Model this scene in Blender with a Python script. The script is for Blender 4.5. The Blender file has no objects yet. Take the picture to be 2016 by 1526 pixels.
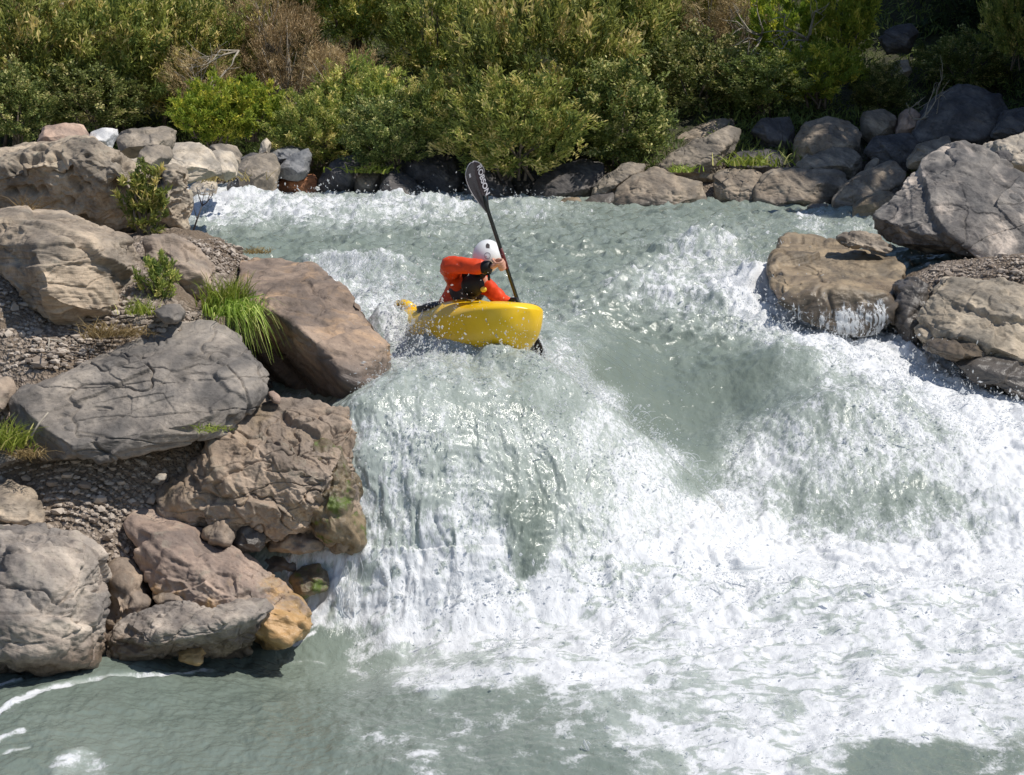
import bpy, bmesh, math, random
import numpy as np
from mathutils import Vector, Matrix

S = bpy.context.scene
COL = S.collection
R = math.radians

# ------------------------------------------------------------------ camera
F_PX = 3762.0            # focal length in pixels of a 2016 x 1526 frame
CAM_Z = 3.57
PITCH = math.atan(595.0 / F_PX)
cam_d = bpy.data.cameras.new('camera')
cam_d.sensor_width = 36.0
cam_d.lens = 36.0 * F_PX / 2016.0
cam_d.clip_end = 500
cam = bpy.data.objects.new('camera', cam_d)
cam.location = (0, 0, CAM_Z)
cam.rotation_euler = (R(90) - PITCH, 0, 0)
COL.objects.link(cam)
S.camera = cam

# ------------------------------------------------------------------ sky and sun
SUN_EL, SUN_AZ = R(60), R(100)      # azimuth from +Y (view direction) towards +X
world = bpy.data.worlds.new('World')
S.world = world
world.use_nodes = True
wn = world.node_tree
sky = wn.nodes.new('ShaderNodeTexSky')
sky.sky_type = 'NISHITA'
sky.sun_disc = False
sky.sun_elevation = SUN_EL
sky.sun_rotation = SUN_AZ
sky.altitude = 1400
wn.links.new(sky.outputs['Color'], wn.nodes['Background'].inputs['Color'])
wn.nodes['Background'].inputs['Strength'].default_value = 0.11
sun_d = bpy.data.lights.new('sun', 'SUN')
sun_d.energy = 4.6
sun_d.angle = R(0.53)
sun_d.color = (1.0, 0.95, 0.87)
sun = bpy.data.objects.new('sun', sun_d)
sd = Vector((math.sin(SUN_AZ) * math.cos(SUN_EL), math.cos(SUN_AZ) * math.cos(SUN_EL), math.sin(SUN_EL)))
sun.rotation_euler = sd.to_track_quat('Z', 'Y').to_euler()
COL.objects.link(sun)
S.view_settings.view_transform = 'Standard'
S.view_settings.look = 'None'
S.view_settings.exposure = 0.0
S.view_settings.gamma = 1.0
S.render.engine = 'CYCLES'
S.cycles.max_bounces = 6
S.cycles.diffuse_bounces = 3
S.cycles.transparent_max_bounces = 8
S.cycles.use_denoising = True

# ------------------------------------------------------------------ helpers: picture -> place
CP, SP = math.cos(PITCH), math.sin(PITCH)
def slope(py):
    v = (763.0 - py) / F_PX
    return (v * CP - SP) / (CP + v * SP)
def P(px, py, Y):
    """the place seen at a pixel of the photograph, Y metres in front of the camera"""
    u = (px - 1008.0) / F_PX; v = (763.0 - py) / F_PX
    k = Y / (CP + v * SP)
    return np.array((u * k, Y, CAM_Z + (v * CP - SP) * k))
def G(px, py, z):
    return P(px, py, (z - CAM_Z) / slope(py))
def proj(x, y, z):
    dz = z - CAM_Z
    depth = y * CP - dz * SP
    return 1008 + F_PX * x / depth, 763 - F_PX * (y * SP + dz * CP) / depth

# ------------------------------------------------------------------ helpers: noise
_rs = np.random.RandomState(7)
_perm = _rs.permutation(256); _perm = np.concatenate([_perm, _perm, _perm])
_g3 = _rs.normal(size=(256, 3)); _g3 /= np.linalg.norm(_g3, axis=1)[:, None]
_a = _rs.rand(256) * 2 * np.pi
_g2 = np.stack([np.cos(_a), np.sin(_a)], 1)
_g3 = _g3.astype(np.float32); _g2 = _g2.astype(np.float32)
def fade(t): return t * t * t * (t * (t * 6 - 15) + 10)
def perlin3(p):
    p = np.asarray(p, np.float32)
    i = np.floor(p).astype(np.int32); f = p - i; i &= 255
    u = fade(f)
    r = 0
    for dx in (0, 1):
        wx = u[:, 0] if dx else 1 - u[:, 0]
        hx = _perm[i[:, 0] + dx]
        for dy in (0, 1):
            wy = u[:, 1] if dy else 1 - u[:, 1]
            hy = _perm[hx + i[:, 1] + dy]
            for dz in (0, 1):
                wz = u[:, 2] if dz else 1 - u[:, 2]
                g = _g3[_perm[hy + i[:, 2] + dz]]
                r = r + wx * wy * wz * (g[:, 0] * (f[:, 0] - dx) + g[:, 1] * (f[:, 1] - dy) + g[:, 2] * (f[:, 2] - dz))
    return r * 1.6
def perlin2(x, y):
    ix = np.floor(x).astype(np.int32); iy = np.floor(y).astype(np.int32)
    fx = (x - ix).astype(np.float32); fy = (y - iy).astype(np.float32)
    ix &= 255; iy &= 255
    u, v = fade(fx), fade(fy)
    r = 0
    for dx in (0, 1):
        wx = u if dx else 1 - u
        hx = _perm[ix + dx]
        for dy in (0, 1):
            wy = v if dy else 1 - v
            g = _g2[_perm[hx + iy + dy]]
            r = r + wx * wy * (g[..., 0] * (fx - dx) + g[..., 1] * (fy - dy))
    return r * 1.5
def fbm3(p, oct=4, gain=0.5, lac=2.03):
    a, r, t = 1.0, 0, 0
    p = np.asarray(p, np.float32)
    for k in range(oct):
        r = r + a * perlin3(p + 17.3 * k); t += a; a *= gain; p = p * lac
    return r / t
def fbm2(x, y, oct=4, gain=0.5, lac=2.03, billow=False):
    a, r, t = 1.0, 0, 0
    for k in range(oct):
        n = perlin2(x + 13.7 * k, y + 7.1 * k)
        if billow: n = np.abs(n) * 2 - 0.5
        r = r + a * n; t += a; a *= gain; x = x * lac; y = y * lac
    return r / t
def sstep(a, b, x):
    t = np.clip((x - a) / (b - a), 0, 1); return t * t * (3 - 2 * t)
def rbf_fit(pts, vals, eps=0.15, smooth=1e-4):
    pts = np.array(pts, float); vals = np.array(vals, float)
    n = len(pts)
    d = np.sqrt(((pts[:, None] - pts[None]) ** 2).sum(-1) + eps * eps)
    A = np.zeros((n + 3, n + 3))
    A[:n, :n] = d - np.eye(n) * smooth
    A[:n, n] = 1; A[:n, n + 1:] = pts; A[n, :n] = 1; A[n + 1:, :n] = pts.T
    w = np.linalg.solve(A, np.concatenate([vals, np.zeros(3)]))
    def ev(x, y):
        r = w[n] + w[n + 1] * x + w[n + 2] * y
        for k in range(n):
            r = r + w[k] * np.sqrt((x - pts[k, 0]) ** 2 + (y - pts[k, 1]) ** 2 + eps * eps)
        return r
    return ev

# ------------------------------------------------------------------ helpers: meshes
def mesh_np(name, v, f, mats, attrs=None, smooth=True, mat_idx=None):
    """v (n,3), f (m,k) arrays -> mesh"""
    me = bpy.data.meshes.new(name)
    v = np.ascontiguousarray(v, np.float32); f = np.ascontiguousarray(f, np.int32)
    me.vertices.add(len(v)); me.vertices.foreach_set('co', v.ravel())
    k = f.shape[1]
    me.loops.add(f.size); me.loops.foreach_set('vertex_index', f.ravel())
    me.polygons.add(len(f)); me.polygons.foreach_set('loop_start', np.arange(0, f.size, k, dtype=np.int32))
    me.update(calc_edges=True)
    me.polygons.foreach_set('use_smooth', np.full(len(f), smooth))
    for m in (mats if isinstance(mats, (list, tuple)) else [mats]): me.materials.append(m)
    if mat_idx is not None: me.polygons.foreach_set('material_index', np.ascontiguousarray(mat_idx, np.int32))
    for nm, arr in (attrs or {}).items():
        a = me.attributes.new(nm, 'FLOAT', 'POINT'); a.data.foreach_set('value', np.ascontiguousarray(arr, np.float32))
    me.validate()
    return me
def link(name, me, parent=None, loc=None):
    o = bpy.data.objects.new(name, me); COL.objects.link(o)
    if loc is not None: o.location = loc
    if parent is not None: o.parent = parent
    return o
def tag(o, label=None, cat=None, group=None, kind=None):
    if label: o['label'] = label
    if cat: o['category'] = cat
    if group: o['group'] = group
    if kind: o['kind'] = kind
    return o
def root(name, label, cat, loc, group=None):
    o = link(name, None, loc=loc); return tag(o, label, cat, group)
def grid_faces(nr, nc):
    i = np.arange(nr - 1)[:, None] * nc + np.arange(nc - 1)[None]
    return np.stack([i, i + 1, i + nc + 1, i + nc], -1).reshape(-1, 4)
def vnormals(v, f):
    a, b, c = v[f[:, 0]], v[f[:, 1]], v[f[:, 2]]
    n = np.cross(b - a, c - a)
    out = np.zeros_like(v)
    for k in range(3):
        for j in range(3):
            out[:, j] += np.bincount(f[:, k], n[:, j], len(v))
    return out / (np.linalg.norm(out, axis=1)[:, None] + 1e-9)
_ico = {}
def ico(level):
    if level not in _ico:
        bm = bmesh.new(); bmesh.ops.create_icosphere(bm, subdivisions=level, radius=1.0)
        v = np.array([x.co[:] for x in bm.verts]); f = np.array([[q.index for q in t.verts] for t in bm.faces])
        bm.free(); _ico[level] = (v, f)
    return _ico[level]
def tube_np(pts, radii, seg=8, cap=True):
    pts = np.array(pts, float); n = len(pts)
    radii = np.broadcast_to(np.array(radii, float), (n,))
    t = np.gradient(pts, axis=0); t /= np.linalg.norm(t, axis=1)[:, None] + 1e-9
    ref = np.array((0.31, 0.17, 0.93)); ref = ref if abs(t[0] @ ref) < 0.9 else np.array((1.0, 0, 0))
    a = np.cross(t, ref); a /= np.linalg.norm(a, axis=1)[:, None] + 1e-9
    b = np.cross(t, a)
    th = np.arange(seg) * 2 * np.pi / seg
    v = (pts[:, None] + radii[:, None, None] * (np.cos(th)[None, :, None] * a[:, None] + np.sin(th)[None, :, None] * b[:, None])).reshape(-1, 3)
    f = []
    for i in range(n - 1):
        for j in range(seg):
            q = (j + 1) % seg
            f.append((i * seg + j, i * seg + q, (i + 1) * seg + q, (i + 1) * seg + j))
    if cap:
        v = np.vstack([v, pts[0], pts[-1]]); k = n * seg
        for j in range(seg):
            q = (j + 1) % seg
            f.append((k, q, j, j)); f.append((k + 1, (n - 1) * seg + j, (n - 1) * seg + q, (n - 1) * seg + q))
    return v, np.array(f)
class MB:
    """collects pieces and links them as one mesh object"""
    def __init__(s): s.v = []; s.f = []; s.n = 0; s.a = []
    def add(s, v, f, att=0.0):
        f = np.asarray(f)
        if f.shape[1] == 3: f = np.concatenate([f, f[:, 2:]], 1)
        s.v.append(np.asarray(v, float)); s.f.append(f + s.n); s.n += len(v)
        s.a.append(np.broadcast_to(np.asarray(att, float), (len(v),)))
        return s
    def mesh(s, name, mat, smooth=True):
        v = np.vstack(s.v); f = np.vstack(s.f)
        me = bpy.data.meshes.new(name)
        me.from_pydata(v.tolist(), [], [[a for i, a in enumerate(q) if a not in q[:i]] for q in f.tolist()])
        me.polygons.foreach_set('use_smooth', np.full(len(me.polygons), smooth))
        me.materials.append(mat)
        a = me.attributes.new('tint', 'FLOAT', 'POINT'); a.data.foreach_set('value', np.concatenate(s.a).astype(np.float32))
        return me
    def build(s, name, mat, parent=None, loc=None, smooth=True):
        return link(name, s.mesh(name, mat, smooth), parent, loc)

# ------------------------------------------------------------------ materials
def new_mat(name):
    m = bpy.data.materials.new(name); m.use_nodes = True
    return m, m.node_tree, m.node_tree.nodes['Principled BSDF']
class N:
    def __init__(s, nt): s.nt = nt
    def node(s, t, **kw):
        n = s.nt.nodes.new(t)
        for k, v in kw.items(): setattr(n, k, v)
        return n
    def set(s, sock, v):
        if hasattr(v, 'is_linked') or hasattr(v, 'links'): s.nt.links.new(v, sock)
        else: sock.default_value = v
    def noise(s, vec, scale, detail=4, rough=0.5, dist=0.0):
        n = s.node('ShaderNodeTexNoise'); s.set(n.inputs['Vector'], vec)
        n.inputs['Scale'].default_value = scale; n.inputs['Detail'].default_value = detail
        n.inputs['Roughness'].default_value = rough; n.inputs['Distortion'].default_value = dist
        return n.outputs['Fac']
    def math(s, op, a, b=0.0, c=0.0, clamp=False):
        n = s.node('ShaderNodeMath', operation=op); n.use_clamp = clamp
        s.set(n.inputs[0], a); s.set(n.inputs[1], b); s.set(n.inputs[2], c)
        return n.outputs[0]
    def mix(s, f, a, b):
        n = s.node('ShaderNodeMix', data_type='RGBA'); s.set(n.inputs[0], f); s.set(n.inputs[6], a); s.set(n.inputs[7], b)
        return n.outputs[2]
    def mul(s, f, a, b):
        n = s.node('ShaderNodeMix', data_type='RGBA', blend_type='MULTIPLY'); s.set(n.inputs[0], f); s.set(n.inputs[6], a); s.set(n.inputs[7], b)
        return n.outputs[2]
    def ramp(s, fac, a, b):
        n = s.node('ShaderNodeMapRange', interpolation_type='SMOOTHSTEP'); s.set(n.inputs[0], fac)
        n.inputs[1].default_value = a; n.inputs[2].default_value = b
        return n.outputs[0]
    def attr(s, name): return s.node('ShaderNodeAttribute', attribute_name=name).outputs['Fac']
    def bump(s, h, strength=0.3, dist=0.02, prev=None):
        n = s.node('ShaderNodeBump'); s.set(n.inputs['Height'], h)
        n.inputs['Strength'].default_value = strength; n.inputs['Distance'].default_value = dist
        if prev is not None: s.set(n.inputs['Normal'], prev)
        return n.outputs[0]
    def scale(s, vec, sc, rot=(0, 0, 0)):
        n = s.node('ShaderNodeMapping'); s.set(n.inputs['Vector'], vec); n.inputs['Scale'].default_value = sc
        n.inputs['Rotation'].default_value = rot
        return n.outputs[0]
def c4(c): return (c[0], c[1], c[2], 1.0)
def simple(name, col, rough=0.5, spec=0.5, var=0.12, nscale=8, bump=0.0, bscale=60, coat=0.0, metallic=0.0):
    m, nt, b = new_mat(name); n = N(nt)
    co = n.node('ShaderNodeTexCoord').outputs['Object']
    f = n.noise(co, nscale, 4)
    dark = tuple(x * (1 - var * 2) for x in col)
    lite = tuple(min(1, x * (1 + var)) for x in col)
    nt.links.new(n.mix(n.ramp(f, 0.3, 0.7), c4(dark), c4(lite)), b.inputs['Base Color'])
    b.inputs['Roughness'].default_value = rough
    b.inputs['Specular IOR Level'].default_value = spec
    b.inputs['Coat Weight'].default_value = coat
    b.inputs['Metallic'].default_value = metallic
    if bump: nt.links.new(n.bump(n.noise(co, bscale, 4), bump, 0.01), b.inputs['Normal'])
    return m

def rock_mat(name, ca, cb, cc, strata=(0.2, 0.1, 1.0), thick=9.0, wet=None, contrast=1.0, rough=0.85, lichen=0.0, scale=1.0, moss=0.0):
    """ca/cb broad colours, cc streaks along the beds; wet = (z, colour) stains below a height"""
    m, nt, b = new_mat(name); n = N(nt)
    co = n.node('ShaderNodeTexCoord').outputs['Object']
    geo = n.node('ShaderNodeNewGeometry')
    st = Vector(strata).normalized()
    rot = Vector((0, 0, 1)).rotation_difference(st).inverted().to_euler() if True else None
    bed = n.scale(n.scale(co, (1, 1, 1), tuple(rot)), (1.6 * scale, 1.6 * scale, thick * scale))
    s1 = n.noise(bed, 1.0, 7, 0.62, 0.3)
    s2 = n.noise(bed, 3.6, 6, 0.6, 0.4)
    broad = n.noise(co, 2.2 * scale, 6, 0.66, 0.6)
    fine = n.noise(co, 46 * scale, 5, 0.7)
    col = n.mix(n.ramp(broad, 0.36, 0.64), c4(ca), c4(cb))
    col = n.mix(n.math('MULTIPLY', n.ramp(s1, 0.48, 0.68), 0.75 * contrast), col, c4(cc))
    dk = tuple(x * 0.35 for x in ca)
    col = n.mix(n.math('MULTIPLY', n.ramp(s2, 0.55, 0.75), 0.7 * contrast), col, c4(dk))
    lt = tuple(min(0.7, x * 1.55 + 0.03) for x in cb)
    col = n.mix(n.math('MULTIPLY', n.ramp(fine, 0.54, 0.74), 0.38), col, c4(lt))
    col = n.mix(n.math('MULTIPLY', n.ramp(fine, 0.45, 0.3), 0.6), col, c4(dk))
    patch = n.noise(co, 0.9 * scale, 4, 0.7, 1.0)
    col = n.mul(0.9, col, n.mix(n.ramp(patch, 0.38, 0.62), (0.52, 0.53, 0.55, 1), (1.30, 1.25, 1.18, 1)))
    if lichen:
        l = n.noise(co, 7.5, 5, 0.7, 0.8)
        col = n.mix(n.math('MULTIPLY', n.ramp(l, 0.58, 0.64), lichen), col, (0.33, 0.31, 0.24, 1))
    if moss:
        l = n.noise(co, 3.1, 6, 0.75, 0.6)
        col = n.mix(n.math('MULTIPLY', n.ramp(l, 0.50, 0.60), moss), col, (0.085, 0.125, 0.018, 1))
    r = n.math('ADD', rough, n.math('MULTIPLY', n.math('SUBTRACT', fine, 0.5), 0.2))
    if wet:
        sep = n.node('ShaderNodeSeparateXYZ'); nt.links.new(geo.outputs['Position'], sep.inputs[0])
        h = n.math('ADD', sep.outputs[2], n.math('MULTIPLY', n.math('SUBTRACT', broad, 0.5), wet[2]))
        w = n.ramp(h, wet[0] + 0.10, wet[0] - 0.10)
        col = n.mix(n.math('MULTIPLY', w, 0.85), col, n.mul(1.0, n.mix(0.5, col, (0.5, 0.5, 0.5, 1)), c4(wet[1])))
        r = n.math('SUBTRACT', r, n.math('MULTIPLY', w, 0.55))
    nt.links.new(col, b.inputs['Base Color'])
    nt.links.new(r, b.inputs['Roughness'])
    b.inputs['Specular IOR Level'].default_value = 0.35
    nb = n.bump(n.math('ADD', n.math('MULTIPLY', s2, 0.8), n.math('MULTIPLY', s1, 0.5)), 0.55, 0.03)
    nb = n.bump(fine, 0.5, 0.012, nb)
    nt.links.new(nb, b.inputs['Normal'])
    return m

GREY = rock_mat('grey_schist', (0.164, 0.147, 0.131), (0.276, 0.248, 0.219), (0.424, 0.375, 0.322), (0.1, -0.5, 1.0), 10)
GREYWET = rock_mat('grey_schist_waterside', (0.233, 0.200, 0.175), (0.424, 0.370, 0.317), (0.572, 0.500, 0.428), (0.25, 0.1, 1.0), 6, wet=(0.15, (0.36, 0.27, 0.2), 0.25), lichen=0.25)
WARM = rock_mat('warm_schist', (0.293, 0.234, 0.186), (0.421, 0.339, 0.268), (0.514, 0.427, 0.324), (0.1, 0.2, 1.0), 9)
SAND = rock_mat('sandy_gneiss', (0.29, 0.235, 0.18), (0.45, 0.37, 0.285), (0.53, 0.44, 0.34), (0.05, 0.1, 1.0), 13, lichen=0.3)
PITTED = rock_mat('pitted_pale_rock', (0.273, 0.226, 0.176), (0.467, 0.388, 0.296), (0.524, 0.451, 0.358), (0.3, 0.1, 1.0), 3, lichen=0.5)
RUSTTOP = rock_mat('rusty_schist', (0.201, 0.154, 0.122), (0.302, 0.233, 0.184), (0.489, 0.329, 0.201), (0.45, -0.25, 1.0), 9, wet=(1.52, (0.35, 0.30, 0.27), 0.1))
CONGL = rock_mat('brown_conglomerate', (0.254, 0.196, 0.149), (0.384, 0.306, 0.241), (0.342, 0.261, 0.170), (0.9, -0.2, 0.6), 5, lichen=0.25, moss=0.0)
MOSSY = rock_mat('mossy_wet_rock', (0.14, 0.108, 0.066), (0.20, 0.155, 0.10), (0.25, 0.19, 0.12), (0.6, -0.2, 0.6), 4, moss=0.9, rough=0.45, lichen=0.3)
OCHRE = rock_mat('ochre_stained_rock', (0.296, 0.223, 0.182), (0.397, 0.305, 0.249), (0.434, 0.354, 0.282), (0.4, 0.2, 1.0), 4, wet=(0.20, (1.15, 0.78, 0.34), 1.1), lichen=0.3)
FARGREY = rock_mat('far_grey_rock', (0.215, 0.186, 0.151), (0.336, 0.288, 0.233), (0.457, 0.397, 0.326), (0.5, 0.1, 0.8), 6, wet=(1.84, (0.36, 0.32, 0.28), 0.25))
FARDARK = rock_mat('far_dark_shaded_rock', (0.085, 0.080, 0.082), (0.135, 0.126, 0.124), (0.21, 0.195, 0.185), (0.5, 0.1, 0.8), 6, wet=(1.84, (0.36, 0.32, 0.28), 0.25))  # dark base colour also stands in for deep shade under the bushes
FARBLUE = rock_mat('far_bluish_rock', (0.166, 0.173, 0.186), (0.243, 0.250, 0.262), (0.320, 0.320, 0.333), (0.6, 0.1, 0.8), 7, wet=(1.84, (0.36, 0.32, 0.28), 0.25))
FARBROWN = rock_mat('far_brown_rock', (0.231, 0.189, 0.147), (0.349, 0.291, 0.228), (0.440, 0.375, 0.297), (0.2, 0.1, 1.0), 6, wet=(1.84, (0.36, 0.32, 0.28), 0.25))
FARRUST = rock_mat('far_rust_rock', (0.322, 0.128, 0.058), (0.403, 0.173, 0.082), (0.457, 0.218, 0.116), (0.1, 0.1, 1.0), 4, wet=(1.84, (0.36, 0.32, 0.28), 0.25))
FARPALE = rock_mat('far_pale_rock', (0.436, 0.380, 0.308), (0.583, 0.514, 0.421), (0.690, 0.616, 0.514), (0.2, 0.1, 1.0), 5, contrast=0.6)
FARWHITE = rock_mat('white_quartz_rock', (0.620, 0.620, 0.620), (0.740, 0.740, 0.740), (0.800, 0.800, 0.800), (0.2, 0.1, 1.0), 4, contrast=0.25)
FARPINK = rock_mat('pink_granite', (0.404, 0.284, 0.224), (0.507, 0.368, 0.287), (0.574, 0.432, 0.341), (0.2, 0.1, 1.0), 5, contrast=0.6)
STRIPED = rock_mat('striped_gneiss', (0.115, 0.108, 0.106), (0.23, 0.215, 0.20), (0.56, 0.49, 0.43), (0.55, -0.35, 0.75), 4.2, contrast=1.35)
WETROCK = rock_mat('wet_brown_slab', (0.214, 0.166, 0.112), (0.299, 0.236, 0.157), (0.365, 0.289, 0.200), (-0.1, -0.3, 1.0), 9, wet=(1.60, (0.30, 0.26, 0.22), 0.35), rough=0.55)
RIGHTCLIFF = rock_mat('patchy_grey_rock', (0.269, 0.230, 0.180), (0.443, 0.384, 0.303), (0.565, 0.486, 0.384), (0.05, 0.1, 1.0), 4, wet=(1.0, (0.38, 0.33, 0.28), 0.2))

def ground_mat():
    m, nt, b = new_mat('stony_earth'); n = N(nt)
    co = n.node('ShaderNodeNewGeometry').outputs['Position']
    v = n.node('ShaderNodeTexVoronoi'); nt.links.new(co, v.inputs['Vector']); v.inputs['Scale'].default_value = 26
    v2 = n.node('ShaderNodeTexVoronoi'); nt.links.new(co, v2.inputs['Vector']); v2.inputs['Scale'].default_value = 60
    sep = n.node('ShaderNodeSeparateColor'); nt.links.new(v.outputs['Color'], sep.inputs[0])
    col = n.mix(sep.outputs[0], (0.21, 0.165, 0.125, 1), (0.46, 0.385, 0.32, 1))
    col = n.mix(n.math('MULTIPLY', n.ramp(v.outputs['Distance'], 0.35, 0.6), 0.7), col, (0.12, 0.09, 0.065, 1))
    broad = n.noise(co, 1.3, 5, 0.6)
    col = n.mix(n.ramp(broad, 0.42, 0.62), col, (0.17, 0.125, 0.085, 1))
    veg = n.attr('veg')
    col = n.mix(veg, col, n.mix(n.ramp(n.noise(co, 5.0, 5), 0.4, 0.6), (0.035, 0.035, 0.016, 1), (0.06, 0.065, 0.02, 1)))
    nt.links.new(col, b.inputs['Base Color']); b.inputs['Roughness'].default_value = 0.9
    h = n.math('ADD', n.math('MULTIPLY', v.outputs['Distance'], -1.0), n.math('MULTIPLY', v2.outputs['Distance'], -0.5))
    nt.links.new(n.bump(h, 0.9, 0.03), b.inputs['Normal'])
    return m
GROUND = ground_mat()

def water_mat():
    m, nt, b = new_mat('glacial_river_water'); n = N(nt)
    pos = n.node('ShaderNodeNewGeometry').outputs['Position']
    foam = n.attr('foam'); thin = n.attr('thin'); soft = n.attr('soft')
    stretched = n.scale(pos, (1.0, 0.55, 0.45))
    n1 = n.noise(stretched, 26, 6, 0.68, 0.9)
    n2 = n.noise(stretched, 75, 4, 0.65, 0.6)
    nn = n.math('ADD', n.math('MULTIPLY', n.math('SUBTRACT', n1, 0.5), 1.1), n.math('MULTIPLY', n.math('SUBTRACT', n2, 0.5), 0.8))
    nn = n.math('MULTIPLY', nn, n.math('SUBTRACT', 1.0, n.math('MULTIPLY', soft, 0.5)))
    m1 = n.ramp(n.math('ADD', foam, nn), 0.36, 0.72)
    veil = n.ramp(n.math('ADD', thin, n.math('MULTIPLY', nn, 0.7)), 0.38, 1.0)
    broad = n.noise(pos, 0.55, 4, 0.5)
    deep = n.mix(n.ramp(broad, 0.35, 0.65), (0.134, 0.166, 0.139, 1), (0.168, 0.205, 0.174, 1))
    col = n.mix(n.math('MULTIPLY', veil, 0.72), n.mix(n.math('MULTIPLY', thin, 0.9, clamp=True), deep, (0.240, 0.276, 0.240, 1)), (0.45, 0.49, 0.46, 1))
    col = n.mix(m1, col, (0.66, 0.67, 0.685, 1))
    nt.links.new(col, b.inputs['Base Color'])
    nt.links.new(n.math('ADD', 0.15, n.math('MULTIPLY', m1, 0.40)), b.inputs['Roughness'])
    b.inputs['IOR'].default_value = 1.33
    b.inputs['Specular IOR Level'].default_value = 0.5
    r1 = n.noise(n.scale(pos, (1.0, 0.8, 0.6)), 9, 5, 0.6, 0.5)
    r2 = n.noise(stretched, 38, 4, 0.6, 0.5)
    nb = n.bump(r1, 0.35, 0.035)
    nb = n.bump(r2, 0.5, 0.010, nb)
    nb = n.bump(n.math('MULTIPLY', n1, m1), 0.3, 0.012, nb)
    nt.links.new(nb, b.inputs['Normal'])
    return m
WATER = water_mat()

def leaf_mat(name, a, bcol, trans=0.35, c=None):
    m, nt, b = new_mat(name); n = N(nt)
    t = n.attr('tint')
    oi = n.node('ShaderNodeObjectInfo').outputs['Random']
    col = n.mix(t, c4(a), c4(bcol))
    if c: col = n.mix(n.ramp(t, 0.86, 0.9), col, c4(c))
    hv = n.node('ShaderNodeHueSaturation')
    nt.links.new(col, hv.inputs['Color'])
    nt.links.new(n.math('ADD', 0.485, n.math('MULTIPLY', oi, 0.03)), hv.inputs['Hue'])
    nt.links.new(n.math('ADD', 0.8, n.math('MULTIPLY', oi, 0.4)), hv.inputs['Value'])
    col = hv.outputs['Color']
    nt.links.new(col, b.inputs['Base Color'])
    b.inputs['Roughness'].default_value = 0.55
    b.inputs['Specular IOR Level'].default_value = 0.3
    tr = n.node('ShaderNodeBsdfTranslucent'); nt.links.new(col, tr.inputs['Color'])
    mx = n.node('ShaderNodeMixShader'); mx.inputs[0].default_value = trans
    out = nt.nodes['Material Output']
    nt.links.new(b.outputs[0], mx.inputs[1]); nt.links.new(tr.outputs[0], mx.inputs[2]); nt.links.new(mx.outputs[0], out.inputs[0])
    return m
LEAF_WILLOW = leaf_mat('willow_leaf', (0.154, 0.211, 0.053), (0.517, 0.535, 0.130), 0.35, (0.824, 0.713, 0.286))
LEAF_DARK = leaf_mat('alder_leaf', (0.102, 0.150, 0.045), (0.324, 0.372, 0.100), 0.3, (0.652, 0.617, 0.258))
LEAF_BRIGHT = leaf_mat('bright_leaf', (0.186, 0.259, 0.033), (0.497, 0.539, 0.072), 0.4, (0.746, 0.680, 0.124))
LEAF_BROWN = leaf_mat('dry_brush', (0.210, 0.144, 0.073), (0.493, 0.343, 0.172), 0.2, (0.739, 0.554, 0.323))
LEAF_GRASS = leaf_mat('grass_blade', (0.163, 0.242, 0.030), (0.435, 0.539, 0.091), 0.4, (0.718, 0.710, 0.243))
LEAF_DRY = leaf_mat('dry_grass_blade', (0.197, 0.145, 0.058), (0.394, 0.292, 0.128), 0.3)
LEAF_SPRUCE = leaf_mat('spruce_needle', (0.018, 0.03, 0.012), (0.045, 0.065, 0.022), 0.15)
BARK = simple('grey_bark', (0.16, 0.13, 0.10), 0.9, 0.2, 0.2, 12, 0.5, 40)
DEADWOOD = simple('bleached_wood', (0.36, 0.32, 0.26), 0.85, 0.2, 0.15, 10, 0.4, 50)
PEBBLE = None
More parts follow.
